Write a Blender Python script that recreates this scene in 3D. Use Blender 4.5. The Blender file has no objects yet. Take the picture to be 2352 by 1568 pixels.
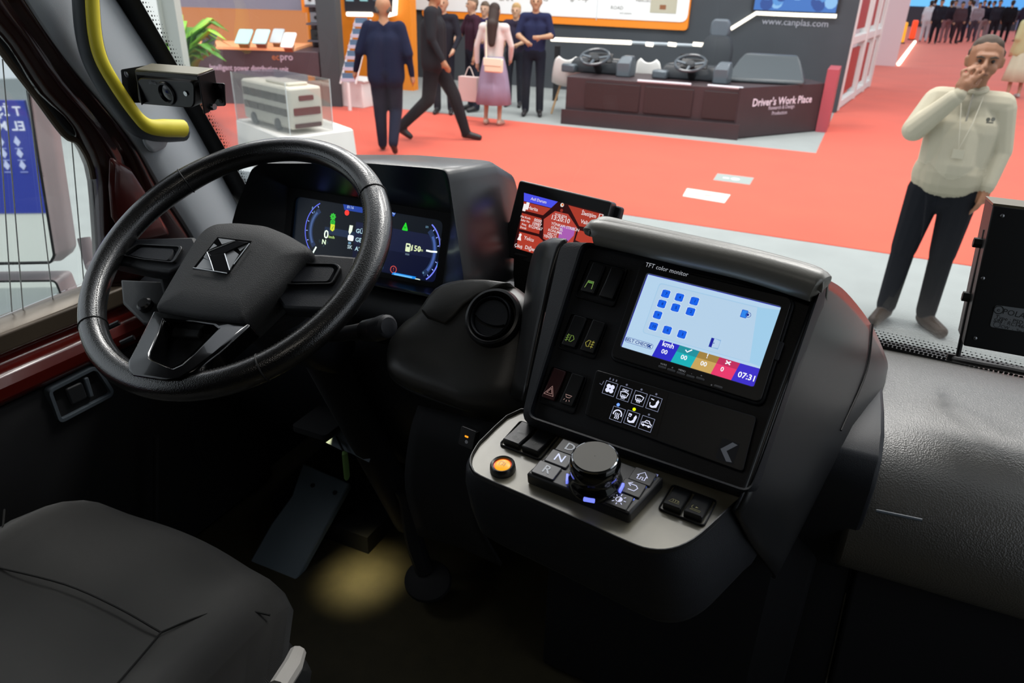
import bpy, bmesh, math, random
import numpy as np
from mathutils import Vector, Matrix
random.seed(4)
SC = bpy.context.scene
COL = SC.collection

# ------------------------------------------------------------------ camera
FPX, IW, IH = 1700.0, 2352, 1568
EYE = Vector((0.0, 0.0, 2.0))
_y, _p, _r = math.radians(24), math.radians(26), math.radians(1.7)
FWD = Vector((-math.sin(_y)*math.cos(_p), math.cos(_y)*math.cos(_p), -math.sin(_p)))
_rt = Vector((math.cos(_y), math.sin(_y), 0)); _up = _rt.cross(FWD)
RGT = _rt*math.cos(_r) + _up*math.sin(_r)
UPV = -_rt*math.sin(_r) + _up*math.cos(_r)
cd = bpy.data.cameras.new('camera'); cam = bpy.data.objects.new('camera', cd); COL.objects.link(cam)
cd.sensor_width = 36.0; cd.lens = 36.0*FPX/IW; cd.clip_start = 0.02; cd.clip_end = 300
cd.dof.use_dof = True; cd.dof.focus_distance = 0.95; cd.dof.aperture_fstop = 9.0
M = Matrix((RGT, UPV, -FWD)).transposed().to_4x4(); M.translation = EYE
cam.matrix_world = M
SC.camera = cam
SC.view_settings.view_transform = 'Standard'; SC.view_settings.look = 'None'
SC.view_settings.exposure = 0.0; SC.view_settings.gamma = 1.0
SC.view_settings.use_curve_mapping = False

# ------------------------------------------------------------------ light
wd = bpy.data.worlds.new('hall_ambient'); SC.world = wd; wd.use_nodes = True
_bg = wd.node_tree.nodes['Background']; _bg.inputs[0].default_value = (0.86, 0.92, 1.0, 1); _bg.inputs[1].default_value = 0.92
def area(name, loc, size, power, rot=(0, 0, 0), color=(1, 1, 1), sizey=None):
    l = bpy.data.lights.new(name, 'AREA'); l.energy = power; l.color = color
    l.shape = 'RECTANGLE'; l.size = size; l.size_y = sizey or size
    o = bpy.data.objects.new(name, l); o.location = loc; o.rotation_euler = rot; COL.objects.link(o)
    return o
# rows of hall ceiling lights (above the frame)
for i, (x, y) in enumerate([(-9, 5), (-4.5, 5), (0.5, 5), (5, 5), (-9, 10.5), (-4.5, 10.5), (0.5, 10.5), (5, 10.5),
                            (-4, 19), (3, 19), (3, 30), (3, 42), (-5, -1), (-6, -7)]):
    area('hall_ceiling_light', (x, y, 7.5), 3.2, (330 if -5 < x < 2 else 120) if y < 15 else 90, color=(1, 0.97, 0.93), sizey=1.6)
# unseen lamp added above the aisle, behind the camera, to fill the cabin
area('cabin_fill_lamp', (-0.25, -0.35, 2.58), 0.5, 0.75, color=(1, 0.93, 0.82), sizey=0.25)

# ------------------------------------------------------------------ geometry helpers
def V(*a): return Vector(a)
def ray(x, y): return FWD + RGT*((x-IW/2)/FPX) - UPV*((y-IH/2)/FPX)
def hit(x, y, p0, n):
    d = ray(x, y); return EYE + d*(((p0-EYE).dot(n))/d.dot(n))
def AX(x, y, k): return hit(x, y, V(k, 0, 0), V(1, 0, 0))
def AY(x, y, k): return hit(x, y, V(0, k, 0), V(0, 1, 0))
def AZ(x, y, k): return hit(x, y, V(0, 0, k), V(0, 0, 1))
def Z(ox, oy, s): return lambda x, y: (ox+x/s, oy+y/s)

class Frame:
    """a local drawing plane: a along u, b along v, h along n"""
    def __init__(s, c, u, v):
        s.c = Vector(c); s.u = Vector(u).normalized(); n = s.u.cross(Vector(v)).normalized()
        s.n = n; s.v = n.cross(s.u)
    def w(s, a, b, h=0): return s.c + s.u*a + s.v*b + s.n*h
    def px(s, x, y, h=0):
        P = hit(x, y, s.c + s.n*h, s.n) - s.c
        return (P.dot(s.u), P.dot(s.v))
    def loc(s, P): P = P-s.c; return (P.dot(s.u), P.dot(s.v), P.dot(s.n))
    def at(s, a, b, h=0): return Frame(s.w(a, b, h), s.u, s.v)
    def rot(s, ang):
        c, d = math.cos(ang), math.sin(ang); return Frame(s.c, s.u*c+s.v*d, s.v*c-s.u*d)

ORG = {}
def lin(c):
    if isinstance(c, str):
        c = c.lstrip('#'); c = [int(c[i:i+2], 16)/255 for i in (0, 2, 4)]
    return tuple((x/12.92 if x <= .04045 else ((x+.055)/1.055)**2.4) for x in c[:3])
MATS = {}
def mat(name, col, rough=.5, metal=0., spec=.5, bump=0., bscale=300., vary=0., vscale=6., emit=0., ecol=None, coat=0., sheen=0., bkind='noise'):
    if name in MATS: return MATS[name]
    m = bpy.data.materials.new(name); m.use_nodes = True; nt = m.node_tree; b = nt.nodes['Principled BSDF']
    c = lin(col) + (1,)
    b.inputs['Base Color'].default_value = c; b.inputs['Roughness'].default_value = rough
    b.inputs['Metallic'].default_value = metal; b.inputs['Specular IOR Level'].default_value = spec
    b.inputs['Coat Weight'].default_value = coat; b.inputs['Sheen Weight'].default_value = sheen
    if emit: b.inputs['Emission Color'].default_value = lin(ecol or col)+(1,); b.inputs['Emission Strength'].default_value = emit
    if bump or vary:
        tc = nt.nodes.new('ShaderNodeTexCoord')
        if vary:
            n = nt.nodes.new('ShaderNodeTexNoise'); n.inputs['Scale'].default_value = vscale; n.inputs['Detail'].default_value = 5
            nt.links.new(tc.outputs['Object'], n.inputs['Vector'])
            r = nt.nodes.new('ShaderNodeValToRGB')
            r.color_ramp.elements[0].color = tuple(x*(1-vary) for x in c[:3])+(1,)
            r.color_ramp.elements[1].color = tuple(min(1, x*(1+vary)) for x in c[:3])+(1,)
            r.color_ramp.elements[0].position = .3; r.color_ramp.elements[1].position = .7
            nt.links.new(n.outputs['Fac'], r.inputs['Fac']); nt.links.new(r.outputs['Color'], b.inputs['Base Color'])
        if bump:
            if bkind == 'voronoi':
                n = nt.nodes.new('ShaderNodeTexVoronoi')
            elif bkind == 'wave':
                n = nt.nodes.new('ShaderNodeTexWave'); n.inputs['Distortion'].default_value = 1.0
            else:
                n = nt.nodes.new('ShaderNodeTexNoise'); n.inputs['Detail'].default_value = 3
            n.inputs['Scale'].default_value = bscale
            nt.links.new(tc.outputs['Object'], n.inputs['Vector'])
            bp = nt.nodes.new('ShaderNodeBump'); bp.inputs['Strength'].default_value = bump; bp.inputs['Distance'].default_value = .001
            nt.links.new(n.outputs[0], bp.inputs['Height']); nt.links.new(bp.outputs['Normal'], b.inputs['Normal'])
    MATS[name] = m; return m
def glow(col, k=1.0):
    name = 'glow_%s_%.2f' % (col, k)
    if name in MATS: return MATS[name]
    m = bpy.data.materials.new(name); m.use_nodes = True; b = m.node_tree.nodes['Principled BSDF']
    b.inputs['Base Color'].default_value = (.01, .01, .01, 1); b.inputs['Roughness'].default_value = .35
    b.inputs['Emission Color'].default_value = lin(col)+(1,); b.inputs['Emission Strength'].default_value = k
    MATS[name] = m; return m
def glass(name, tint=(1, 1, 1), refl=.06, rough=0.0):
    if name in MATS: return MATS[name]
    m = bpy.data.materials.new(name); m.use_nodes = True; nt = m.node_tree; nt.nodes.clear()
    o = nt.nodes.new('ShaderNodeOutputMaterial'); t = nt.nodes.new('ShaderNodeBsdfTransparent'); g = nt.nodes.new('ShaderNodeBsdfGlossy')
    t.inputs[0].default_value = tuple(tint)+(1,); g.inputs['Roughness'].default_value = rough
    lw = nt.nodes.new('ShaderNodeLayerWeight'); lw.inputs[0].default_value = .25
    mu = nt.nodes.new('ShaderNodeMath'); mu.operation = 'MULTIPLY_ADD'; mu.inputs[1].default_value = .5; mu.inputs[2].default_value = refl*.5
    x = nt.nodes.new('ShaderNodeMixShader')
    nt.links.new(lw.outputs['Fresnel'], mu.inputs[0]); nt.links.new(mu.outputs[0], x.inputs[0])
    nt.links.new(t.outputs[0], x.inputs[1]); nt.links.new(g.outputs[0], x.inputs[2]); nt.links.new(x.outputs[0], o.inputs[0])
    MATS[name] = m; return m

def tag(o, label=None, cat=None, group=None, kind=None):
    if label: o['label'] = label
    if cat: o['category'] = cat
    if group: o['group'] = group
    if kind: o['kind'] = kind
    return o
def thing(name, label, cat, loc, group=None, kind=None, rz=0.):
    o = bpy.data.objects.new(name, None); COL.objects.link(o); o.location = loc; o.rotation_euler[2] = rz
    o.empty_display_size = .1
    ORG[o] = Vector(loc); return tag(o, label, cat, group, kind)
def mesh(name, vf, m, parent=None, bevel=0., seg=2, sub=0, solid=0., angle=35, flat=False, raw=False):
    """one mesh object from world-space (verts, faces); the parent's origin is subtracted"""
    vs, fs = vf
    o0 = ORG.get(parent, Vector((0, 0, 0))) if not raw else Vector((0, 0, 0))
    me = bpy.data.meshes.new(name)
    me.from_pydata([tuple(Vector(v)-o0) for v in vs], [], fs)
    bm = bmesh.new(); bm.from_mesh(me)
    bmesh.ops.remove_doubles(bm, verts=bm.verts, dist=1e-6)
    bmesh.ops.recalc_face_normals(bm, faces=bm.faces)
    if not flat:
        for f in bm.faces: f.smooth = True
        ca = math.radians(angle)
        for e in bm.edges:
            if len(e.link_faces) == 2 and e.calc_face_angle(0) > ca and not sub: e.smooth = False
    bm.to_mesh(me); bm.free()
    o = bpy.data.objects.new(name, me); COL.objects.link(o)
    for x in (m if isinstance(m, (list, tuple)) else [m]): me.materials.append(x)
    if parent: o.parent = parent; ORG[o] = o0
    else: ORG[o] = Vector((0, 0, 0))
    if sub:
        s = o.modifiers.new('subdivision', 'SUBSURF'); s.levels = sub; s.render_levels = sub
    if solid:
        s = o.modifiers.new('thickness', 'SOLIDIFY'); s.thickness = solid; s.offset = -1
    if bevel:
        s = o.modifiers.new('bevel', 'BEVEL'); s.width = bevel; s.segments = seg; s.limit_method = 'ANGLE'; s.angle_limit = math.radians(40); s.harden_normals = False
    return o
def join(*vfs):
    vs, fs = [], []
    for v, f in vfs:
        k = len(vs); vs += list(v); fs += [tuple(i+k for i in q) for q in f]
    return vs, fs
def prism(F, pts, h0, h1, top=None):
    """polygon pts on frame F from height h0 to h1; top = other polygon for the upper side"""
    n = len(pts); t = top or pts
    vs = [F.w(a, b, h0) for a, b in pts] + [F.w(a, b, h1) for a, b in t]
    fs = [tuple(range(n))[::-1], tuple(range(n, 2*n))] + [(i, (i+1) % n, n+(i+1) % n, n+i) for i in range(n)]
    return vs, fs
def rect(a0, a1, b0, b1): return [(a0, b0), (a1, b0), (a1, b1), (a0, b1)]
def box(F, a0, a1, b0, b1, h0, h1): return prism(F, rect(a0, a1, b0, b1), h0, h1)
WF = Frame((0, 0, 0), (1, 0, 0), (0, 1, 0))
def wbox(x0, x1, y0, y1, z0, z1): return box(WF, x0, x1, y0, y1, z0, z1)
def rpoly(pts, r, n=4):
    """polygon with rounded corners"""
    out = []; N = len(pts)
    for i in range(N):
        p = Vector(pts[i]); a = Vector(pts[i-1])-p; b = Vector(pts[(i+1) % N])-p
        rr = min(r, a.length*.49, b.length*.49); A = p+a.normalized()*rr; B = p+b.normalized()*rr
        for k in range(n+1):
            t = k/n; out.append(tuple(A*(1-t)**2+p*2*t*(1-t)+B*t*t))
    return out
def rrect(a0, a1, b0, b1, r, n=4): return rpoly(rect(a0, a1, b0, b1), r, n)
def circ(a, b, r, n=32, r2=None): return [(a+r*math.cos(2*math.pi*i/n), b+(r2 or r)*math.sin(2*math.pi*i/n)) for i in range(n)]
def shrink(pts, d):
    """move a polygon's points inwards by d"""
    N = len(pts); A = sum(pts[i][0]*pts[(i+1) % N][1]-pts[(i+1) % N][0]*pts[i][1] for i in range(N)); s = 1 if A > 0 else -1
    out = []
    for i in range(N):
        p = Vector(pts[i]); a = (p-Vector(pts[i-1])); b = (Vector(pts[(i+1) % N])-p)
        if a.length < 1e-9: a = b
        if b.length < 1e-9: b = a
        a.normalize(); b.normalize(); na = Vector((-a.y, a.x))*s; nb = Vector((-b.y, b.x))*s
        m = na+nb; k = max(.35, m.length_squared/2)
        out.append(tuple(p+m*(d/k)*.5*1.0 if m.length > 1e-6 else p+na*d))
    return out
def plate_ring(F, outer, inner, h0, h1):
    """ring between two equal-length polygons"""
    n = len(outer)
    vs = [F.w(a, b, h0) for a, b in outer]+[F.w(a, b, h1) for a, b in outer]+[F.w(a, b, h1) for a, b in inner]+[F.w(a, b, h0) for a, b in inner]
    fs = []
    for i in range(n):
        j = (i+1) % n
        for k in range(4):
            l = (k+1) % 4; fs.append((k*n+i, k*n+j, l*n+j, l*n+i))
    return vs, fs
def lathe(F, prof, seg=40, close=True):
    """prof of (radius, height) about F.n"""
    vs, fs = [], []; n = len(prof)
    for r, h in prof:
        for i in range(seg):
            t = 2*math.pi*i/seg; vs.append(F.w(r*math.cos(t), r*math.sin(t), h))
    for k in range(n-1):
        for i in range(seg):
            j = (i+1) % seg; fs.append((k*seg+i, k*seg+j, (k+1)*seg+j, (k+1)*seg+i))
    if close:
        fs.append(tuple(range(seg))[::-1]); fs.append(tuple(range((n-1)*seg, n*seg)))
    return vs, fs
def tube(pts, r, seg=10, closed=False, cap=True, ell=None):
    pts = [Vector(p) for p in pts]; n = len(pts); rs = r if isinstance(r, (list, tuple)) else [r]*n
    vs, fs = [], []; N = None
    for i in range(n):
        t = (pts[(i+1) % n]-pts[i-1]) if closed or 0 < i < n-1 else (pts[1]-pts[0] if i == 0 else pts[-1]-pts[-2])
        t.normalize()
        if N is None:
            N = t.orthogonal() if abs(t.z) > .9 else Vector((0, 0, 1)).cross(t)
        N = (N-t*N.dot(t)).normalized(); B = t.cross(N)
        for k in range(seg):
            a = 2*math.pi*k/seg; e = ell or (1, 1); vs.append(pts[i]+N*(rs[i]*e[0]*math.cos(a))+B*(rs[i]*e[1]*math.sin(a)))
    for i in range(n if closed else n-1):
        j = (i+1) % n
        for k in range(seg):
            l = (k+1) % seg; fs.append((i*seg+k, i*seg+l, j*seg+l, j*seg+k))
    if cap and not closed: fs += [tuple(range(seg))[::-1], tuple(range((n-1)*seg, n*seg))]
    return vs, fs
def smooth(pts, k=6, closed=False):
    """Catmull-Rom through points"""
    P = [Vector(p) for p in pts]; n = len(P); out = []
    for i in range(n if closed else n-1):
        p1, p2 = P[i], P[(i+1) % n]
        p0 = P[i-1] if closed or i > 0 else p1*2-p2
        p3 = P[(i+2) % n] if closed or i+2 < n else p2*2-p1
        for j in range(k):
            t = j/k; out.append(.5*((2*p1)+(p2-p0)*t+(2*p0-5*p1+4*p2-p3)*t*t+(3*p1-p0-3*p2+p3)*t**3))
    if not closed: out.append(P[-1])
    return out
def loft(loops, caps=True):
    n = len(loops[0]); vs = [Vector(p) for l in loops for p in l]; fs = []
    for k in range(len(loops)-1):
        for i in range(n):
            j = (i+1) % n; fs.append((k*n+i, k*n+j, (k+1)*n+j, (k+1)*n+i))
    if caps: fs += [tuple(range(n))[::-1], tuple(range((len(loops)-1)*n, len(loops)*n))]
    return vs, fs
def grid(rows, k=4):
    """smooth sheet through rows of points"""
    R = [smooth(r, k) for r in rows]; m = len(R[0]); cols = [smooth([r[i] for r in R], k) for i in range(m)]
    n = len(cols[0]); vs = [c[j] for j in range(n) for c in cols]; fs = []
    for j in range(n-1):
        for i in range(m-1): fs.append((j*m+i, j*m+i+1, (j+1)*m+i+1, (j+1)*m+i))
    return vs, fs
def sphere(c, r, seg=16, rings=10, sc=(1, 1, 1)):
    c = Vector(c); vs, fs = [], []
    for j in range(1, rings):
        t = math.pi*j/rings
        for i in range(seg):
            p = 2*math.pi*i/seg; vs.append(c+Vector((r*sc[0]*math.sin(t)*math.cos(p), r*sc[1]*math.sin(t)*math.sin(p), r*sc[2]*math.cos(t))))
    for j in range(rings-2):
        for i in range(seg):
            k = (i+1) % seg; fs.append((j*seg+i, (j+1)*seg+i, (j+1)*seg+k, j*seg+k))
    a = len(vs); vs += [c+Vector((0, 0, r*sc[2])), c-Vector((0, 0, r*sc[2]))]
    for i in range(seg):
        k = (i+1) % seg; fs.append((a, i, k)); fs.append((a+1, (rings-2)*seg+k, (rings-2)*seg+i))
    return vs, fs

_TXT = {}
def text2d(s, size, align='CENTER', bold=0., sx=1.0):
    """lettering as triangles: (points, faces)"""
    key = (s, align, bold)
    if key not in _TXT:
        c = bpy.data.curves.new('t', 'FONT'); c.body = s; c.size = 1.0; c.align_x = align; c.align_y = 'CENTER'; c.resolution_u = 2; c.offset = bold
        o = bpy.data.objects.new('t', c); me = o.to_mesh()
        _TXT[key] = ([(v.co.x, v.co.y) for v in me.vertices], [tuple(p.vertices) for p in me.polygons])
        o.to_mesh_clear(); bpy.data.objects.remove(o); bpy.data.curves.remove(c)
    p, f = _TXT[key]
    return [(x*size*sx, y*size) for x, y in p], f
class Graphic:
    """flat print or screen picture on a frame, one mesh with a colour for each polygon"""
    def __init__(s, F, h=0.0, step=2e-5, k=1.0, matte=False):
        s.F, s.h, s.step, s.k, s.matte = F, h, step, k, matte
        s.vs, s.fs, s.mi, s.ms = [], [], [], []; s.ix = {}
    def _m(s, col, k=None):
        k = s.k if k is None else k; key = (col, k)
        if key not in s.ix:
            s.ix[key] = len(s.ms); s.ms.append(mat('print_'+col, col, .6) if s.matte else glow(col, k))
        return s.ix[key]
    def tri(s, pts, faces, col, k=None):
        s.h += s.step; n = len(s.vs); mi = s._m(col, k)
        s.vs += [s.F.w(a, b, s.h) for a, b in pts]
        for f in faces: s.fs.append(tuple(i+n for i in f)); s.mi.append(mi)
    def poly(s, pts, col, k=None): s.tri(pts, [tuple(range(len(pts)))], col, k)
    def rect(s, a0, a1, b0, b1, col, k=None): s.poly(rect(a0, a1, b0, b1), col, k)
    def line(s, pts, w, col, k=None, closed=False):
        n = len(pts); q = []; N = n if closed else n-1
        for i in range(n):
            p = Vector(pts[i]); a = Vector(pts[i-1 if (closed or i) else 0]); b = Vector(pts[(i+1) % n] if (closed or i < n-1) else pts[i])
            t = (b-a); t = t.normalized() if t.length > 0 else Vector((1, 0)); m = Vector((-t.y, t.x))*w/2
            q += [tuple(p+m), tuple(p-m)]
        s.tri(q, [(2*i, 2*i+1, 2*((i+1) % n)+1, 2*((i+1) % n)) for i in range(N)], col, k)
    def arc(s, a, b, r, t0, t1, w, col, k=None, n=20, r2=None):
        s.line([(a+r*math.cos(t0+(t1-t0)*i/n), b+(r2 or r)*math.sin(t0+(t1-t0)*i/n)) for i in range(n+1)], w, col, k)
    def ring(s, a, b, r, w, col, k=None, n=24): s.line(circ(a, b, r, n), w, col, k, True)
    def disc(s, a, b, r, col, k=None, n=24): s.poly(circ(a, b, r, n), col, k)
    def text(s, t, a, b, size, col, k=None, align='CENTER', bold=0., sx=1., ang=0.):
        p, f = text2d(t, size, align, bold, sx); c, d = math.cos(ang), math.sin(ang)
        s.tri([(a+x*c-y*d, b+x*d+y*c) for x, y in p], f, col, k)
    def build(s, name, parent=None):
        o0 = ORG.get(parent, Vector((0, 0, 0)))
        me = bpy.data.meshes.new(name); me.from_pydata([tuple(v-o0) for v in s.vs], [], s.fs)
        for m in s.ms: me.materials.append(m)
        me.polygons.foreach_set('material_index', s.mi); me.update()
        o = bpy.data.objects.new(name, me); COL.objects.link(o)
        if parent: o.parent = parent
        ORG[o] = o0; return o

# ================================================================== materials
BLK = mat('black_plastic', '#171a20', .5, bump=.25, bscale=900)
BLKS = mat('black_plastic_satin', '#202123', .32, spec=.8, bump=.08, bscale=900)
BROWM = mat('soft_brow_plastic', '#7d7b74', .34, spec=1.0, bump=.12, bscale=500)  # paler than the dark console: hall glare put into the base colour
BLKM = mat('matte_black_panel', '#0b0d13', .75, bump=.15, bscale=700)
GLOSS = mat('gloss_black', '#060607', .12, coat=.5)
PAD = mat('grained_dash_skin', '#44423d', .36, spec=1.0, bump=.4, bscale=420, bkind='voronoi')  # base colour lifted to carry the glare from the hall
PAD2 = mat('fine_grain_pod', '#3a3936', .38, spec=1.0, bump=.15, bscale=900)
LEATHER = mat('black_leather', '#141414', .27, spec=1.0, coat=.35, bump=.22, bscale=650, bkind='voronoi')
HUBM = mat('grained_hub_plastic', '#2e2f30', .6, bump=.6, bscale=800)
RUB = mat('black_rubber', '#0a0a0b', .6)
GREYTRIM = mat('grey_pillar_trim', '#b6bdc2', .7, bump=.15, bscale=600)
CHROME = mat('chrome', '#c9cbcd', .12, metal=1.)
EMBL = mat('brushed_emblem', '#b4b7ba', .38, metal=.55)
STEEL = mat('steel', '#8d8f92', .35, metal=1.)
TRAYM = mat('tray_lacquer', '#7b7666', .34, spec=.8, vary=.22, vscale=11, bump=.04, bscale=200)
BROWN = mat('dark_red_paint', '#2c100e', .22, coat=.6, vary=.1)
REDP = mat('red_paint', '#5d1610', .25, coat=.6)
SILL = mat('brown_sill', '#5a4f42', .3, metal=.3)
DPAN = mat('door_panel', '#101114', .7, bump=.2)
GREYP = mat('grey_latch_plastic', '#5c656d', .45, bump=.1)
YEL = mat('yellow_strip', '#efdf3a', .5, bump=.05)
DKGREY = mat('dark_grey_plastic', '#2c2e31', .5, bump=.2)
FABRIC = mat('seat_fabric', '#201f1d', .9, bump=.5, bscale=1400, sheen=.25, bkind='wave')
FABRIC2 = mat('seat_bolster_fabric', '#403f3b', .88, bump=.35, bscale=1200, sheen=.25)
FLOORM = mat('floor_vinyl', '#3a3524', .6, bump=.1, vary=.15, vscale=30)
PLATE = mat('bluish_metal_plate', '#6a7884', .6, metal=.0, vary=.1)
GLASSM = glass('window_glass', (.97, .985, .98), .05)
WSGLASS = glass('windshield_glass', (.98, .985, .98), .03)

# ================================================================== bus shell
def struct(name, vf, m, parent=None, **k):
    o = mesh(name, vf, m, parent, **k)
    if not parent: o['kind'] = 'structure'
    return o
ROOFM = mat('roof_lining', '#1c1c1d', .85)
struct('floor_1', wbox(-1.36, .80, -2.5, 1.52, .62, .75), FLOORM)
struct('ceiling', wbox(-1.36, .80, -2.5, .78, 2.66, 2.76), ROOFM)
struct('wall_back', wbox(-1.36, .80, -2.56, -2.5, .62, 2.76), ROOFM)
struct('wall_right', join(wbox(.76, .82, -2.5, 1.3, .62, 1.25), wbox(.76, .82, -2.5, .15, 1.25, 2.7), wbox(.76, .82, .15, .8, 2.3, 2.7)), ROOFM)
struct('wall_front', wbox(-1.38, .76, 1.50, 1.56, .62, 1.36), BLK)
# left wall: closed side behind the window, header above it
struct('wall_left', join(wbox(-1.38, -1.31, -2.5, 1.5, .62, 1.36), wbox(-1.38, -1.31, -2.5, -.45, 1.3, 2.7), wbox(-1.38, -1.31, -.45, .80, 2.12, 2.7)), DPAN)

def yws(x, z): return 1.475 - .125*(x+.3)**2 - .52*(z-1.4)
wr = [[V(x, yws(x, z), z) for x in np.linspace(-1.30, .78, 9)] for z in np.linspace(1.36, 2.66, 6)]
ws = struct('window_2', grid(wr, 2), WSGLASS)
tag(ws, 'large curved windshield of the bus')
# black ceramic border of the windshield, left edge and bottom edge
def ws_strip(x0, x1, z0, z1, nx, nz, off=.004):
    rows = [[V(x, yws(x, z)-off, z) for x in np.linspace(x0, x1, nx)] for z in np.linspace(z0, z1, nz)]
    return grid(rows, 1)
mesh('border', ws_strip(-1.30, -1.245, 1.36, 2.66, 3, 8), RUB, ws, solid=.002)
mesh('border', ws_strip(-1.245, .78, 1.36, 1.395, 20, 2), RUB, ws, solid=.002)
# dotted fade of the border: a sheet of small printed dots
def dots(x0, x1, z0, z1, s, zr, off=.0035):
    vs, fs = [], []; r = 0; z = z0
    while z < z1:
        f = 1-(z-z0)/(z1-z0); x = x0+(s/2 if r % 2 else 0)
        while x < x1:
            rad = s*(.16+.34*f)*zr; k = len(vs)
            for i in range(6):
                a = math.pi*i/3; xx = x+rad*math.cos(a); zz = z+rad*math.sin(a)*.87; vs.append(V(xx, yws(xx, zz)-off, zz))
            fs.append(tuple(range(k, k+6))); x += s
        z += s*.8; r += 1
    return vs, fs
d = mesh('dot_print', dots(.05, .76, 1.397, 1.43, .0075, 1.0), RUB, ws); d['kind'] = 'stuff'
# left edge of the same print
vs, fs = [], []
for j in range(150):
    z = 1.42+j*.0075
    for i in range(3):
        x = -1.243+i*.0055+(.0027 if j % 2 else 0); rad = .0021*(1-i*.3); k = len(vs)
        for q in range(6):
            a = math.pi*q/3; vs.append(V(x+rad*math.cos(a), yws(x, z)-.0035, z+rad*math.sin(a)))
        fs.append(tuple(range(k, k+6)))
d = mesh('dot_print', (vs, fs), RUB, ws); d['kind'] = 'stuff'

# ---- grey cover of the windshield pillar
z1 = Z(0, 0, 3.137)
Lp = [(40, -40), (64, 0), (110, 70), (178, 163), (255, 255), (319, 338), (370, 427), (441, 537), (470, 600)]
Rp = [(225, -40), (252, 0), (295, 65), (352, 150), (417, 255), (475, 360), (507, 420), (541, 482), (570, 545)]
rows = []
for (a, b), (c, d_) in zip(Lp, Rp):
    A = AX(a, b, -1.25); B = AX(c, d_, -1.272)
    m1 = A.lerp(B, .33)+V(.016, -.006, 0); m2 = A.lerp(B, .7)+V(.014, -.006, 0)
    rows.append([A+V(-.05, .0, 0), A, m1, m2, B, B+V(-.02, .03, 0)])
struct('trim_1', grid(rows, 3), GREYTRIM, solid=.004)
# ---- dark red window post between the side window and the pillar cover
Gp = [(-60, -10), (-20, 45), (30, 105), (105, 215), (175, 292), (226, 385), (240, 500), (246, 610), (250, 660)]
Hp = [(30, -60), (60, -5), (105, 62), (174, 160), (250, 252), (315, 336), (370, 432), (441, 540), (472, 602)]
rows = []
for (a, b), (c, d_) in zip(Gp, Hp):
    A = AX(a, b, -1.29); B = AX(c, d_, -1.262)
    rows.append([A+V(-.04, 0, 0), A, A.lerp(B, .3)+V(.012, 0, 0), A.lerp(B, .55)+V(.004, 0, 0), A.lerp(B, .75)+V(.012, 0, 0), B, B+V(-.04, .02, 0)])
struct('trim_2', grid(rows, 3), BROWN, solid=.004)
# redder raised patch on the lower post
cheek = [(258, 360), (300, 385), (345, 455), (395, 540), (300, 560), (262, 500), (256, 430)]
cheek_n = [AX(a, b, -1.244) for a, b in cheek]
struct('trim_3', loft([[p+V(-.012, 0, 0) for p in cheek_n], [p for p in cheek_n], [p.lerp(sum(cheek_n, V(0, 0, 0))/7, .25)+V(.006, 0, 0) for p in cheek_n]]), mat('cheek_red', '#47130f', .3, coat=.4), bevel=.006)

# ---- side window: pane, gasket, heating wires
win = thing('window_1', 'side window beside the steering wheel with fine heating wires', None, (-1.30, .2, 1.42), kind='structure')
wp = [(-60, 0), (0, 95), (75, 195), (143, 287), (178, 308), (207, 367), (219, 470), (229, 560), (232, 640), (190, 650), (0, 728)]
WFm = Frame((-1.325, .5, 1.6), (0, 1, 0), (0, 0, 1))
outl = [WFm.px(a, b) for a, b in wp]
outl += [(-.95, outl[-1][1]), (-.95, .82), (-.05, .82)]
mesh('pane', prism(WFm, outl, -.002, .002), GLASSM, win)
gk = smooth([WFm.w(*WFm.px(a, b), .012) for a, b in wp[:-1]], 4)
mesh('gasket', tube(gk, .011, 8), RUB, win)
mesh('channel', tube([p+V(.006, -.014, -.012) for p in gk[:22]], .006, 8), SILL, win)
for (a, b, c, e) in [(2, 135, 50, 715), (58, 185, 118, 688), (160, 310, 190, 655), (-14, 140, 24, 715), (205, 400, 228, 600)]:
    mesh('heating_wire', tube([WFm.w(*WFm.px(a, b), .004), WFm.w(*WFm.px(c, e), .004)], .0011, 6), mat('wire_grey', '#c4c8c4', .5), win)

# ---- sill and door below the window
def extr_y(prof, y0, y1):
    n = len(prof); vs = [V(x, y0, z) for x, z in prof]+[V(x, y1, z) for x, z in prof]
    return vs, [tuple(range(n)), tuple(range(n, 2*n))[::-1]]+[(i, (i+1) % n, n+(i+1) % n, n+i) for i in range(n)]
struct('trim_4', extr_y([(-1.34, 1.432), (-1.305, 1.436), (-1.276, 1.424), (-1.272, 1.392), (-1.285, 1.385), (-1.34, 1.385)], -.6, 1.12), SILL, bevel=.004)
struct('trim_5', extr_y([(-1.34, 1.385), (-1.286, 1.385), (-1.286, 1.368), (-1.262, 1.362), (-1.250, 1.343), (-1.252, 1.318), (-1.268, 1.302), (-1.34, 1.302)], -.6, 1.12), REDP, bevel=.006)
door = thing('door_1', 'black driver door panel below the side window', None, (-1.30, .5, .75), kind='structure')
mesh('panel', extr_y([(-1.32, 1.302), (-1.275, 1.298), (-1.262, 1.26), (-1.272, 1.0), (-1.262, .76), (-1.32, .76)], -.6, 1.25), DPAN, door, bevel=.006)
F = Frame((-1.266, .78, 1.27), (0, 1, 0), (0, 0, 1))
zb = Z(0, 400, 2.614)
q = [F.px(*zb(*p)) for p in [(262, 1290), (540, 1148), (575, 1160), (660, 1290), (650, 1325), (335, 1490)]]
q = rpoly(q[::-1], .012); inner = shrink(q, .013)
lt = thing('door_latch', 'grey recessed door latch bezel below the red window ledge', 'door latch', F.w(0, 0, 0))
mesh('bezel', plate_ring(F, q, inner, -.004, .012), GREYP, lt, bevel=.003)
mesh('recess', prism(F, inner, -.004, .002), BLKS, lt)
c0 = F.px(*zb(450, 1310))
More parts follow.
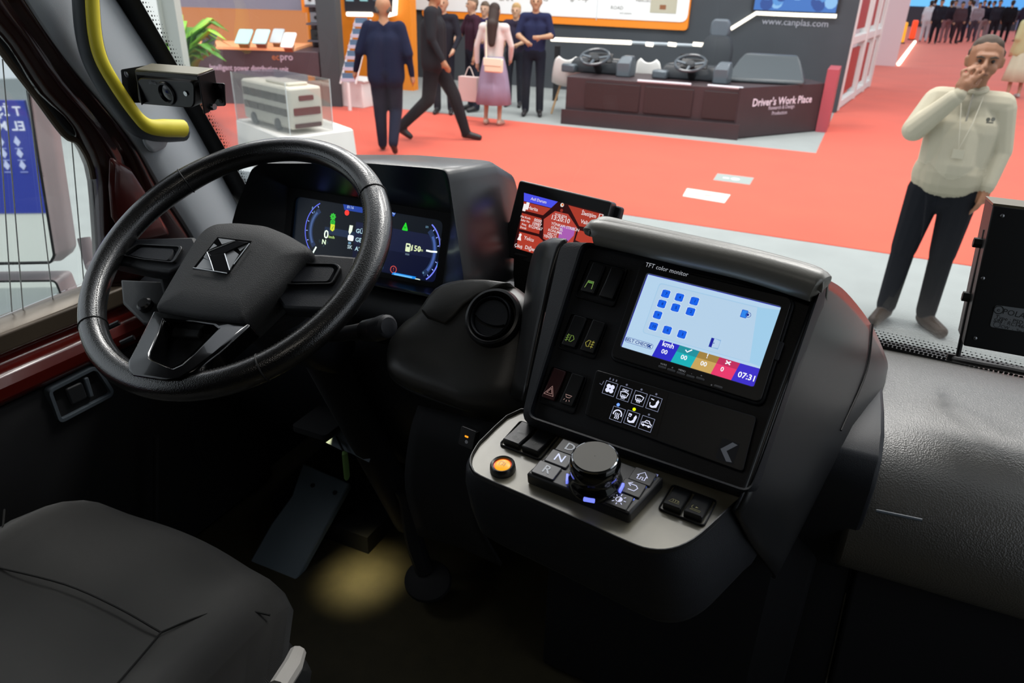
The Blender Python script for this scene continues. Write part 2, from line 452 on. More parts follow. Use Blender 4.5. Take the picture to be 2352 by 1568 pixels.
mesh('lever', prism(F, rpoly([F.px(*zb(*p), .008) for p in [(390, 1290), (490, 1245), (525, 1340), (430, 1385)]], .006), .002, .010), DKGREY, lt, bevel=.003)
mesh('rib', prism(F, [F.px(*zb(*p), .008) for p in [(500, 1225), (525, 1215), (560, 1330), (535, 1340)]], .002, .011), GREYP, lt, bevel=.002)
# a slim vertical rib on the side panel ahead of the seat
struct('trim_6', tube([AX(360, 1000, -1.2), AX(358, 1215, -1.2)], .006, 8), DPAN)

# ================================================================== dashboard
dash = thing('dashboard', 'black grained dashboard running across under the windshield', 'dashboard', (-.2, 1.2, .75))
def extr_x(prof, xs):
    loops = [[V(x, y, z) for y, z in prof] for x in xs]; return loft(loops)
# right-hand padded roll
prof = [(1.478, 1.355), (1.462, 1.384), (1.40, 1.402), (1.30, 1.415), (1.18, 1.420), (1.09, 1.412), (1.03, 1.392), (.985, 1.355), (.965, 1.31), (.962, 1.265), (.972, 1.235), (1.0, 1.22), (1.1, 1.22), (1.3, 1.25)]
xs = [.095, .10, .13, .3, .5, .758]
loops = []
for i, x in enumerate(xs):
    k = .93 if i == 0 else 1.0
    loops.append([V(x, 1.22+(y-1.22)*k, 1.33+(z-1.33)*k) for y, z in prof])
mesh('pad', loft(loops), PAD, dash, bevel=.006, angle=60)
# light edge where the pad meets the console
mesh('pad_edge', tube(smooth([AY(2038, 838, 1.34), AY(2010, 868, 1.28), AY(1992, 915, 1.19), AY(1984, 975, 1.09), AY(1976, 1040, 1.02)], 5), .0022, 8), STEEL, dash)
mesh('pad_trim', tube([AY(2012, 1172, .968), AY(2118, 1194, .968)], .0022, 6), GREYP, dash)
# centre body under the cluster
prof = [(1.47, 1.37), (1.40, 1.40), (1.24, 1.43), (1.08, 1.452), (1.0, 1.455), (.955, 1.44), (.94, 1.40), (.955, 1.33), (1.02, 1.2), (1.12, 1.05), (1.3, .9), (1.48, .8)]
mesh('body', extr_x(prof, [-1.25, -1.0, -.7, -.4, .12]), BLK, dash, bevel=.006, angle=60)
# cover plates between cluster and windshield
# lower right panels
def ypanel(pts, y0, y1):
    Fy = Frame((0, y0, 0), (1, 0, 0), (0, 0, 1)); return prism(Fy, [Fy.px(a, b) for a, b in pts], -(y1-y0), 0)
mesh('knee_panel', ypanel([(1790, 1240), (1948, 1150), (1985, 1165), (1880, 1640), (1500, 1640), (1560, 1400)], 1.03, 1.10), BLKM, dash, bevel=.004)
mesh('glovebox', ypanel([(1998, 1168), (2125, 1200), (2170, 1250), (2500, 1310), (2500, 1700), (1892, 1640)], 1.02, 1.09), BLKM, dash, bevel=.004)
# grab recess under the pad
rows = [[AY(2120, 1195, 1.03), AY(2200, 1215, 1.03), AY(2352, 1240, 1.03), AY(2480, 1260, 1.03)],
        [AY(2140, 1225, 1.0), AY(2210, 1258, .985), AY(2352, 1298, .985), AY(2480, 1325, .985)],
        [AY(2155, 1245, 1.0), AY(2215, 1272, .98), AY(2352, 1312, .98), AY(2480, 1340, .98)],
        [AY(2160, 1250, 1.03), AY(2220, 1285, 1.03), AY(2352, 1325, 1.03), AY(2480, 1355, 1.03)]]
mesh('grab_lip', grid(rows, 4), mat('grab_grey', '#46505a', .45, bump=.1), dash, solid=.004)
# ledge in front of the cluster
rows = [[AY(800, 640, .98), AY(900, 662, .98), AY(1010, 686, .97), AY(1060, 700, .96)],
        [AY(800, 665, .95), AY(900, 690, .95), AY(1010, 712, .94), AY(1060, 730, .93)],
        [AY(790, 720, .93), AY(880, 745, .93), AY(985, 770, .92), AY(1050, 790, .91)],
        [AY(780, 775, .96), AY(870, 800, .96), AY(970, 830, .95), AY(1040, 850, .93)]]
mesh('ledge', grid(rows, 4), DKGREY, dash, solid=.006)

# ---- vent pod
z3 = Z(500, 360, 2.6135)
c = AY(1131, 727, .875)
FV = Frame(c, (.985, -.12, -.05), (.06, .62, .78))
pod = [(1222, 945), (1330, 800), (1480, 748), (1700, 752), (1850, 830), (1930, 1000), (1900, 1250), (1800, 1500), (1560, 1535), (1400, 1485), (1160, 1395), (1052, 1325), (1032, 1245), (1050, 1120), (1135, 1010)]
p2 = [tuple(v) for v in smooth([FV.px(*z3(*p), -.03).__class__(FV.px(*z3(*p), -.03))+(0,) for p in pod], 3, True)]
p2 = [(p[0], p[1]) for p in p2]
cen = (sum(p[0] for p in p2)/len(p2), sum(p[1] for p in p2)/len(p2))
def sc2(pts, k, c=None): c = c or cen; return [(c[0]+(a-c[0])*k, c[1]+(b-c[1])*k) for a, b in pts]
mesh('vent_pod', loft([[FV.w(a, b, h) for a, b in sc2(p2, k)] for k, h in [(1.0, -.16), (1.02, -.08), (1.0, -.03), (.96, -.014), (.88, -.004), (.7, .0), (.4, .002)]]), PAD2, dash, angle=60)
lid = [(1222, 925), (1270, 850), (1345, 782), (1480, 742), (1640, 742), (1760, 758), (1700, 790), (1600, 828), (1490, 898), (1410, 985), (1368, 1012), (1260, 972)]
lp = [FV.px(*z3(*p), .0) for p in lid]
mesh('vent_lid', loft([[FV.w(a, b, h) for a, b in sc2(lp, k, (sum(p[0] for p in lp)/12, sum(p[1] for p in lp)/12))] for k, h in [(1, -.05), (1.0, .0), (.95, .006), (.8, .008)]]), PAD2, dash, bevel=.003)
mesh('edge_highlight', tube(smooth([AY(*z3(*p), .84) for p in [(1030, 1236), (1040, 1290), (1056, 1330), (1160, 1400), (1400, 1492), (1560, 1545)]], 4), .0028, 8), STEEL if False else DKGREY, dash)  # grey tube modelled in for the highlight along the pod's lower edge
vc = FV.px(*z3(1652, 962), .008)
FVv = FV.at(*vc, .0)
vr = thing('air_vent', 'round black air vent with two tilted flaps beside the console', 'air vent', FVv.c)
R0 = .0405
mesh('ring', lathe(FVv, [(R0*.80, -.004), (R0*1.02, .0), (R0*1.08, .006), (R0*1.02, .013), (R0*.93, .014), (R0*.86, .009), (R0*.80, .0), (R0*.76, -.006)], 48, False), BLKS, vr)
mesh('inner_ring', lathe(FVv.at(-.003, -.001, .004), [(R0*.80, -.004), (R0*.78, .006), (R0*.73, .008), (R0*.69, .004), (R0*.66, -.008)], 48, False), BLK, vr)
Fd = FVv.at(-.003, -.001, .004)
up = [(R0*.66*math.cos(t), R0*.66*math.sin(t)) for t in np.linspace(math.radians(-12), math.radians(192), 24)]
mid = [(R0*.64*math.cos(t), R0*.66*math.sin(t)*.42) for t in np.linspace(math.radians(192), math.radians(348), 14)]
mesh('flap', prism(Fd, up+mid[1:-1], -.006, .004), BLK, vr, bevel=.0012)
lo = [(R0*.62*math.cos(t), R0*.62*math.sin(t)-.0022) for t in np.linspace(math.radians(193), math.radians(347), 20)]
mesh('flap', prism(Fd, lo+[(a, b-.003) for a, b in mid[::-1][1:-1]], -.006, .002), BLK, vr, bevel=.0012)
mesh('well', lathe(Fd, [(.0005, -.010), (R0*.74, -.010), (R0*.74, -.012), (.0005, -.012)], 32, False), RUB, vr)

# ================================================================== instrument cluster
FCL = Frame(AY(850, 560, 1.02), (1, .0, .0), (0, .30, .954))
clus = thing('instrument_cluster', 'instrument binnacle with a wide dark digital gauge display', 'instrument cluster', (-.72, 1.05, 1.45))
zc = Z(640, 430, 5.6)
TL = FCL.px(*zc(222, 158)); TR = FCL.px(*zc(2160, 372)); BR = FCL.px(*zc(2110, 1258)); BL = (TL[0]-.004, BR[1]-.0)
a0, a1, b0, b1 = TL[0], TR[0], BR[1], (TL[1]+TR[1])/2
scr = mesh('display', prism(FCL, rrect(a0, a1, b0, b1, .012), -.006, 0), mat('cluster_glass', '#04060a', .08), clus)
# hood: front lip, inner throat, outer shell
FH = Frame((-.74, .955, 1.6), (1, 0, 0), (0, .12, 1))
ho = [(533, 512), (545, 470), (578, 388), (600, 372), (850, 372), (1005, 384), (1027, 389), (1036, 410), (1052, 520), (1070, 640), (1066, 690), (1010, 688), (850, 655), (700, 630), (560, 600)]
op = [FH.px(*p) for p in ho]
op = rpoly(op[::-1], .006, 2)
ip = shrink(op, .008)
N = len(op)
cx = sum(p[0] for p in op)/N
def shell(k_in, dy, dz, dx=0., ksc=1.0, kz=1.0):
    out = []
    for a, b in op:
        P = FH.w(a, b); out.append(V(P.x+(P.x-(-.74))*(ksc-1)+dx, P.y+dy, 1.46+(P.z-1.46)*kz+dz))
    return out
loA = [FH.w(a, b, 0) for a, b in ip]
dsp = []
for a, b in ip:
    P = FH.w(a, b); L = FCL.loc(P); aa = min(max(L[0], a0-.012), a1+.012); bb = min(max(L[1], b0-.012), b1+.012); dsp.append(FCL.w(aa, bb, .006))
hood = loft([dsp, [p.lerp(q_, .5) for p, q_ in zip(loA, dsp)], loA, [FH.w(a, b, .003) for a, b in shrink(op, .004)], shell(0, 0, 0), shell(0, .05, -.004, ksc=1.03), shell(0, .13, -.012, ksc=1.07), shell(0, .21, -.02, ksc=1.06, kz=.9), shell(0, .28, -.03, ksc=.98, kz=.7), shell(0, .33, -.04, ksc=.85, kz=.4)], caps=False)
mesh('hood', hood, BLKS, clus, angle=50)
mesh('bezel', plate_ring(FCL, rrect(a0-.016, a1+.016, b0-.016, b1+.016, .014), rrect(a0+.001, a1-.001, b0+.001, b1-.001, .012), -.004, .007), BLKM, clus)
# display picture
def cp(x, y): return FCL.px(*zc(x, y))
G = Graphic(FCL, .0006)
G.rect(a0+.001, a1-.001, b0+.001, b1-.001, '#0b1420', .55)
am = (a0+a1)/2; bm_ = cp(900, 650)[1]
G.rect(am-.02, a1-.002, b0+.002, bm_-.008, '#0a1030', .8)
G.rect(am-.02, a1-.012, bm_-.008, bm_+.03, '#141a3a', .9)
G.rect(a0+.07, am-.02, bm_, bm_+.012, '#1c2c48', .9)
hgt = b1-b0
# left gauge: arc open to the right
cl = (cp(640, 560)[0], bm_+.004)
G.arc(*cl, hgt*.47, math.radians(118), math.radians(228), .0016, '#5f6cf0', 1.2, r2=hgt*.50)
G.arc(*cl, hgt*.36, math.radians(125), math.radians(225), .009, '#26385e', .8, r2=hgt*.40)
G.arc(*cl, hgt*.36, math.radians(135), math.radians(215), .004, '#4c68a0', .8, r2=hgt*.40)
for t in (125, 145, 165, 185, 205):
    t = math.radians(t); G.line([(cl[0]+hgt*r*math.cos(t), cl[1]+hgt*(r+.03)*math.sin(t)) for r in (.42, .45)], .0012, '#9fb4ff', 1.2)
G.line([cp(488, 765), cp(440, 850)], .003, '#e8fff2', 1.3)
G.text('E', *cp(440, 268), .006, '#8fc4e8'); G.text('F', *cp(462, 320), .005, '#8fc4e8')
# tell-tales
g = cp(704, 378); G.disc(*g, .005, '#35c43a', 1.0); G.text('A', *g, .006, '#0c3a10')
for k in range(8):
    t = k*math.pi/4; G.disc(g[0]+.0052*math.cos(t), g[1]+.0052*math.sin(t), .0012, '#35c43a')
g = cp(700, 452); G.poly(rrect(g[0]-.005, g[0]+.005, g[1]-.0045, g[1]+.0045, .003), '#2fbf33'); G.text('D', *g, .007, '#0c3a10')
g = cp(697, 520); G.poly([(g[0]-.0045, g[1]+.006), (g[0]+.0045, g[1]+.006), (g[0]+.0045, g[1]-.003), (g[0]+.001, g[1]-.0065), (g[0]-.0045, g[1]-.004)], '#d8e630', 1.0)
G.line([(g[0]-.001, g[1]-.003), (g[0]+.002, g[1]+.003)], .001, '#4a7a10')
g = cp(617, 610); G.text('0', *g, .021, '#eaffe6', 1.3, bold=.01); g = cp(686, 642); G.text('km/h', *g, .0065, '#c8f08a', 1.0, bold=.01)
g = cp(588, 705); G.text('N', *g, .012, '#e4ffd8', 1.2, bold=.02); G.text('D', cp(535, 692)[0], cp(535, 692)[1], .006, '#33505a'); G.text('R', cp(635, 715)[0], cp(635, 715)[1], .006, '#33505a')
g = cp(585, 758); G.text('P', *g, .006, '#33505a')
# centre column
g = cp(905, 255); G.poly([(g[0]-.013, g[1]+.006), (g[0]+.03, g[1]+.006), (g[0]+.03, g[1]-.006), (g[0]-.008, g[1]-.006)], '#2345a8', .9); G.text('8116', g[0]+.004, g[1], .007, '#c2d6ff')
g = cp(884, 328); G.disc(*g, .0048, '#ff3b30', 1.1)
g = cp(932, 548); G.poly([(g[0]-.003, g[1]+.008), (g[0]+.004, g[1]+.008), (g[0]+.003, g[1]-.002), (g[0]-.001, g[1]-.009), (g[0]-.004, g[1]-.004)], '#e8f6e0', 1.1)
g = cp(932, 652); G.poly(rrect(g[0]-.006, g[0]+.006, g[1]-.005, g[1]+.005, .003), '#eef8ff', 1.2); G.rect(g[0]-.004, g[0]+.002, g[1]-.011, g[1]-.007, '#6c94b0')
g = cp(920, 770); G.text('SK', *g, .009, '#b8d0d8', 1.0, bold=.02)
for (x, y, s) in [(1000, 560, 'GÜÇ'), (992, 672, 'GERİ'), (988, 788, 'AKÜ')]:
    g = cp(x, y); G.text(s, g[0], g[1], .0105, '#bfe6f2', 1.0, align='LEFT', bold=.012)
# right half
g = cp(1470, 325); G.poly([(g[0]-.02, g[1]+.006), (g[0]+.009, g[1]+.006), (g[0]+.004, g[1]-.006), (g[0]-.02, g[1]-.006)], '#3f66c8', .9); G.text('19°C', g[0]-.003, g[1], .008, '#d8ecff', bold=.01)
g = cp(1635, 508); G.poly(rpoly([(g[0]-.0065, g[1]-.0065), (g[0]+.0065, g[1]-.0065), (g[0], g[1]+.0085)], .003), '#22d02a', 1.1); G.text('M', g[0], g[1]-.002, .006, '#0a4a10')
g = cp(1672, 775); G.poly(rrect(g[0]-.005, g[0]+.004, g[1]-.007, g[1]+.007, .0015), '#e6f4c8', 1.0); G.rect(g[0]-.003, g[0]+.002, g[1]+.001, g[1]+.0045, '#24323a'); G.line([(g[0]+.004, g[1]+.004), (g[0]+.006, g[1]+.002), (g[0]+.006, g[1]-.005)], .001, '#e6f4c8'); G.rect(g[0]-.004, g[0]+.004, g[1]-.013, g[1]-.010, '#5a6a7a')
g = cp(1768, 790); G.text('150', *g, .0135, '#e8f6c0', 1.1, bold=.012); g = cp(1835, 806); G.text('km', *g, .007, '#c8d8a0', bold=.01)
cr = (cp(1800, 800)[0], cp(1800, 815)[1])
G.arc(*cr, hgt*.40, math.radians(-58), math.radians(62), .0022, '#6f7cf0', 1.2, r2=hgt*.50)
G.arc(*cr, hgt*.30, math.radians(-62), math.radians(58), .009, '#26385e', .8, r2=hgt*.40)
G.arc(*cr, hgt*.30, math.radians(-45), math.radians(40), .0045, '#4c68b4', .8, r2=hgt*.40)
for t in (-50, -33, -16, 16, 33, 50):
    t = math.radians(t); G.line([(cr[0]+hgt*r*math.cos(t), cr[1]+hgt*(r+.1)*math.sin(t)) for r in (.35, .38)], .0012, '#9fb4ff', 1.2)
G.line([cp(1905, 812), cp(1965, 826), cp(2045, 832)], .003, '#e8fff2', 1.3)
G.text('1/1', *cp(1915, 512), .005, '#8fc4e8'); G.text('0', *cp(1868, 1100), .005, '#8fc4e8')
G.poly([cp(2075, 660), cp(2100, 660), cp(2115, 790), cp(2095, 795)], '#4a5078', .8)
G.poly([cp(2085, 875), cp(2105, 875), cp(2062, 1018), cp(2040, 1010)], '#2fb0d8', 1.0)
g = cp(1484, 1056); G.ring(*g, .0058, .001, '#e85a50', 1.0); G.text('!', *g, .008, '#e85a50')
g = cp(1605, 1162); G.poly([(g[0]-.0255, g[1]-.0015), (g[0]-.020, g[1]+.006), (g[0]+.0255, g[1]+.006), (g[0]+.021, g[1]-.005), (g[0]-.022, g[1]-.006)], '#1f8ef0', 1.0)
G.poly([(g[0]-.018, g[1]+.0045), (g[0]+.018, g[1]+.0045), (g[0]+.018, g[1]+.001), (g[0]-.019, g[1]+.0005)], '#6cc0ff', 1.0); G.text('% 91', g[0]+.010, g[1]-.002, .007, '#e8f8ff')
g = cp(1792, 1204); G.poly(rrect(g[0]-.0055, g[0]+.0055, g[1]-.004, g[1]+.004, .003), '#dff4ea', 1.0); G.disc(*g, .002, '#506070')
G.build('picture', scr)

# ================================================================== steering column
colm = thing('steering_column', 'black steering column with shroud and stalk behind the wheel', 'steering column', (-.742, .9, .95))
FW_ = Frame((-.742, .7201, 1.6502), (1, 0, 0), (0, .8410, .5410))
mesh('shroud', loft([[FW_.w(a*k, b*k+o_, h) for a, b in rrect(-.062, .062, -.06, .055, .03)] for k, h, o_ in [(.75, -.035, 0), (1.0, -.05, 0), (1.08, -.12, .01), (1.0, -.22, .02), (.6, -.30, .03)]]), BLK, colm, angle=50)
mesh('shaft', tube([FW_.w(0, .02, -.25), V(-.74, 1.12, .9)], .035, 14), BLKM, colm)
# left-hand switch housing and stalk
A = FW_.w(-.06, 0, -.06); B = hit(330, 690, FW_.w(0, 0, -.07), FW_.n)
mesh('switch_housing', prism(FW_, [FW_.px(*p, -.06) for p in [(280, 645), (390, 650), (420, 720), (395, 752), (330, 745), (285, 700)]], -.085, -.055), DKGREY, colm, bevel=.004)
mesh('switch_button', lathe(FW_.at(*FW_.px(333, 700, -.05), -.055), [(.004, 0), (.011, .001), (.011, .008), (.008, .011), (.0005, .011)], 20), BLKS, colm)
for (x, y) in [(258, 748), (292, 782)]:
    mesh('stalk', tube([hit(x-14, y+6, FW_.w(0, 0, -.06), FW_.n), hit(x+16, y-8, FW_.w(0, 0, -.06), FW_.n)], .004, 8), DKGREY, colm)
a_ = AY(760, 770, .80); b_ = AY(862, 757, .755); c_ = AY(884, 750, .745); d_ = AY(897, 748, .742)
mesh('stalk', tube([AY(660, 770, .84), a_, AY(812, 764, .775), AY(838, 760, .765)], [.010, .0105, .0115, .0125], 14), BLKS, colm)
mesh('stalk_collar', tube([AY(838, 760, .765), AY(842, 759.5, .763), b_, AY(868, 756, .752)], [.0125, .0155, .0165, .0165], 18), BLKS, colm)
mesh('stalk_tip', tube([AY(868, 756, .752), c_, AY(890, 749, .743), AY(893, 749, .742)], [.0165, .0165, .0155, .012], 18), BLK, colm)

# ================================================================== steering wheel
z2 = Z(160, 300, 2.45)
sw = thing('steering_wheel', 'large black leather steering wheel with a chrome emblem', 'steering wheel', FW_.c)
RM, RT = .2075, .0178
ang = lambda x, y: math.atan2(*FW_.px(x, y)[::-1])
def rimpt(t, r=0.): return FW_.w((RM+r)*math.cos(t), (RM+r)*math.sin(t), 0)
def rimr(t):
    g = sum(math.exp(-((math.atan2(math.sin(t-s), math.cos(t-s)))/.30)**2) for s in (math.radians(28), math.radians(152)))
    return RT*(1+.10*g)
NT = 144
ths = [2*math.pi*i/NT for i in range(NT)]
mesh('rim', tube([rimpt(t) for t in ths], [rimr(t) for t in ths], 20, True), LEATHER, sw)
for (x, y) in [(658, 288), (1690, 370), (120, 1105), (1087, 1335)]:
    t = ang(*z2(x, y)); 
    mesh('seam', tube([FW_.w(math.cos(t)*(RM+rimr(t)*1.01*math.cos(p)), math.sin(t)*(RM+rimr(t)*1.01*math.cos(p)), rimr(t)*1.01*math.sin(p)) for p in np.linspace(0, 2*math.pi, 25)[:-1]], .0011, 6, True), RUB, sw)
# stitching on the inner side
vs, fs = [], []
for i in range(260):
    t = 2*math.pi*i/260; p = math.radians(140)
    P = FW_.w(math.cos(t)*(RM+rimr(t)*1.01*math.cos(p)), math.sin(t)*(RM+rimr(t)*1.01*math.cos(p)), rimr(t)*1.01*math.sin(p))
    T = (FW_.v*math.cos(t)-FW_.u*math.sin(t)); v_, f_ = tube([P-T*.0013, P+T*.0013], .0006, 4); k = len(vs); vs += v_; fs += [tuple(i_+k for i_ in q_) for q_ in f_]
s_ = mesh('stitching', (vs, fs), mat('thread', '#2c2c2c', .6), sw); s_['kind'] = 'stuff'
def wp2(x, y, h=0): return FW_.px(*z2(x, y), h)
# hub cover
hc = [(812, 516), (925, 508), (1100, 526), (1225, 576), (1350, 650), (1358, 680), (1290, 735), (1150, 900), (975, 1066), (955, 1072), (700, 1046), (475, 1000), (480, 975), (600, 770), (700, 605), (755, 545)]
h2 = [wp2(*p, .004) for p in hc][::-1]
hcc = (sum(p[0] for p in h2)/16, sum(p[1] for p in h2)/16)
h3 = rpoly(h2, .012, 3)
mesh('hub_cover', loft([[FW_.w(a, b, h) for a, b in sc2(h3, k, hcc)] for k, h in [(.93, -.045), (.99, -.022), (1.0, -.006), (.985, .001), (.94, .005), (.6, .007)]]), HUBM, sw, angle=50)
# spokes
def spoke(outer, rec, nm):
    po = [wp2(*p, -.012) for p in outer]
    s = mesh(nm, prism(FW_, po, -.034, -.012), BLK, sw, bevel=.005, seg=3)
    pr = [wp2(*p, -.008) for p in rec]; pr = rpoly(pr, .006, 3)
    pc = (sum(p[0] for p in pr)/len(pr), sum(p[1] for p in pr)/len(pr))
    mesh('inset_frame', plate_ring(FW_, pr, sc2(pr, .90, pc), -.014, -.0065), BLKS, s, bevel=.001)
    mesh('inset', prism(FW_, sc2(pr, .76, pc), -.014, -.0085, sc2(pr, .70, pc)), BLK, s)
spoke([(215, 735), (250, 660), (345, 605), (700, 592), (760, 700), (560, 800), (430, 785), (240, 745)], [(285, 700), (380, 638), (640, 652), (590, 745), (400, 725)], 'spoke')
spoke([(1280, 690), (1420, 690), (1620, 706), (1590, 820), (1490, 950), (1460, 1010), (1200, 1000), (1130, 900)], [(1265, 745), (1505, 750), (1530, 770), (1480, 865), (1180, 868)], 'spoke')
# dark underside of the spokes
mesh('spoke_back', prism(FW_, [wp2(*p, -.05) for p in [(500, 800), (1200, 900), (1380, 960), (1250, 1060), (900, 1200), (560, 1080)]], -.07, -.045), BLKM, sw, bevel=.006)
# gloss-black lower spoke: two arms and a foot on the rim
ou = [(470, 1010), (400, 1150), (322, 1300), (325, 1345), (350, 1375), (540, 1405), (620, 1400), (700, 1350), (840, 1240), (1020, 1085), (900, 1075), (700, 1048)]
inn = [(530, 1060), (500, 1140), (455, 1240), (452, 1272), (470, 1288), (540, 1318), (575, 1332), (620, 1312), (680, 1262), (830, 1110), (800, 1090), (690, 1075)]
def lsp(p): 
    t = max(0., min(1., (p[1]-1080)/230)); h = -.002+.0225*t; a, b = wp2(*p, h); return FW_.w(a, b, h), FW_.w(a, b, h-.03)
LO = [lsp(p) for p in ou]; LI = [lsp(p) for p in inn]
mesh('lower_spoke', loft([[x[1] for x in LO], [x[0] for x in LO], [x[0] for x in LI], [x[1] for x in LI], [x[1] for x in LO]], False), GLOSS, sw, bevel=.004, seg=3)
mesh('lower_spoke_well', prism(FW_, [wp2(*p, -.03) for p in inn], -.05, -.03), BLKM, sw)
p4 = [wp2(*p, -.03) for p in [(600, 1120), (760, 1130), (740, 1180), (590, 1172)]]
mesh('inner_clip', prism(FW_, p4, -.03, -.022), DKGREY, sw, bevel=.002)
# emblem: chrome facets in a dark slanted field
ze = Z(430, 530, 7.906)
def we(x, y, h=.008): return FW_.px(*ze(x, y), h)
em = mesh('emblem', prism(FW_, [we(*p) for p in [(548, 108), (1165, 180), (778, 735), (95, 678)]], .004, .0075), GLOSS, sw)
for pl in [[(565, 135), (862, 172), (630, 245)], [(485, 232), (545, 272), (395, 345)], [(345, 405), (405, 545), (298, 480)], [(682, 420), (840, 355), (935, 425), (768, 712)], [(915, 315), (1128, 228), (962, 368)], [(160, 672), (300, 500), (425, 555), (450, 700)]]:
    mesh('emblem_facet', prism(FW_, [we(*p) for p in pl], .0075, .0082), EMBL, em)
for pl in [[(360, 384), (868, 180), (1110, 208), (905, 300), (680, 405), (430, 450)], [(360, 384), (430, 450), (680, 405), (775, 715), (722, 770), (480, 730)]]:
    mesh('emblem_bar', prism(FW_, [we(*p, .010) for p in pl], .0075, .0105), mat('dark_chrome', '#2c2d30', .2, metal=.7), em, bevel=.0006)
for pts in [[(360, 384), (868, 180)], [(360, 384), (425, 550), (480, 730)], [(680, 415), (770, 715)], [(1130, 226), (842, 606)], [(108, 670), (480, 730), (720, 770)]]:
    mesh('emblem_edge', tube([FW_.w(*we(*p, .0108), .0108) for p in pts], .0007, 6), mat('bright_chrome', '#d4d8dc', .3, metal=.6), em)

# ================================================================== control console
FC = Frame((-.1155, .7676, 1.6582), (.9907, -.1344, -.0202), (.0959, .586, .8046))
_e = math.radians(80)
_nt = V(-.134*math.cos(_e), -.99*math.cos(_e), math.sin(_e)); _ut = V(.9907, -.1344, 0).normalized(); _ut = (_ut-_nt*_ut.dot(_nt)).normalized()
FT = Frame(hit(1366, 1110, V(-.15, .68, 1.512), _nt), _ut, _nt.cross(_ut))
z5 = Z(1160, 480, 2.6133); z6 = Z(1000, 800, 2.94)
con = thing('control_console', 'angled black driver console with a grey lower tray', 'console', (-.12, .80, 1.20))
def fc(x, y, h=0): return FC.px(*z5(x, y), h)
def ft(x, y, h=0): return FT.px(*z6(x, y), h)
# upper body: recessed face, raised rails, sides running back to the dashboard
face = [fc(475, 215), fc(1905, 430), fc(1470, 1690), fc(150, 1240)]
out = [fc(340, 190), fc(1925, 395), fc(1480, 1730), fc(95, 1275)]
fi = rpoly(face[::-1], .010, 4); fo = rpoly(out[::-1], .016, 4)
def back(pts, h, dx=0., dz=0., k=1.0):
    cx_ = sum(p[0] for p in pts)/len(pts); cy_ = sum(p[1] for p in pts)/len(pts)
    return [FC.w(cx_+(a-cx_)*k+dx, cy_+(b-cy_)*k+dz, h) for a, b in pts]
mesh('body', loft([[FC.w(a, b, -.008) for a, b in fi], [FC.w(a, b, .004) for a, b in fi], [FC.w(a, b, .006) for a, b in shrink(fi, -.004)],
                   [FC.w(a, b, .000) for a, b in fo], back(fo, -.02, k=1.02), back(fo, -.10, .004, -.03, 1.0), back(fo, -.22, .01, -.08, .85)]), BLK, con, angle=40)
# rolled brow over the face
bl = [FC.w(*FC.px(x, y, .012), .012) for x, y in [(1362, 540), (1372, 533), (1450, 549), (1560, 574), (1700, 605), (1800, 632), (1872, 655), (1886, 664)]]
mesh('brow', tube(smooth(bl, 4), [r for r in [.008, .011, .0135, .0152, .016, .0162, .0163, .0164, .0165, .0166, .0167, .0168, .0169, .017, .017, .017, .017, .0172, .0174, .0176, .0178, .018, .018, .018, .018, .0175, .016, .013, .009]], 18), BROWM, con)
cap = []
for (x, y, r_) in [(1362, 540, .8), (1376, 530, 1.), (1450, 546, 1.), (1560, 571, 1.), (1700, 603, 1.), (1800, 630, 1.), (1872, 654, 1.), (1890, 668, .8)]:
    Q_ = FC.w(*FC.px(x, y, .012), .012); cap.append([Q_+FC.n*.008-FC.v*.006*r_, Q_+FC.n*.013+FC.v*.004*r_, Q_+FC.n*.006+FC.v*.0165*r_, Q_-FC.n*.012+FC.v*.021*r_, Q_-FC.n*.04+FC.v*.018*r_, Q_-FC.n*.09+FC.v*.002, Q_-FC.n*.10-FC.v*.02])
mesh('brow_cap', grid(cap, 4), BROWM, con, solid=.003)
# right flank sweeping back to the dashboard
rows = [[AY(1893, 636, .82), AY(1858, 745, .775), AY(1790, 930, .715), AY(1722, 1118, .665), AY(1690, 1180, .655)],
        [AY(1945, 672, .94), AY(1920, 800, .89), AY(1862, 960, .81), AY(1782, 1140, .715), AY(1728, 1250, .69)],
        [AY(2003, 748, 1.10), AY(1990, 850, 1.05), AY(1932, 985, .94), AY(1842, 1145, .80), AY(1765, 1300, .76)],
        [AY(2036, 822, 1.24), AY(2024, 890, 1.17), AY(1974, 995, 1.06), AY(1872, 1146, .93), AY(1782, 1322, .86)],
        [AY(2040, 850, 1.32), AY(2024, 930, 1.28), AY(1980, 1040, 1.15), AY(1876, 1160, 1.05), AY(1780, 1330, .95)]]
mesh('flank', grid(rows, 5), BLKS, con, solid=.006)
mesh('flank_seam', tube(smooth([rows[2][0]+V(.0, -.004, .004), rows[2][1]+V(0, -.006, .002), rows[2][2]+V(0, -.004, 0)], 5), .0014, 6), RUB, con)
# left ear behind the rail
rows = [[AY(1262, 548, .90), AY(1232, 566, .90), AY(1214, 620, .90), AY(1196, 740, .88), AY(1172, 900, .84)],
        [AY(1300, 548, .86), AY(1285, 570, .85), AY(1262, 640, .83), AY(1235, 760, .80), AY(1200, 920, .74)]]
mesh('ear', grid([[p+V(0, .03, -.01) for p in rows[0]], rows[0], [a.lerp(b, .5)+V(0, -.01, .004) for a, b in zip(*rows)], rows[1]], 4), BLKS, con, solid=.005)
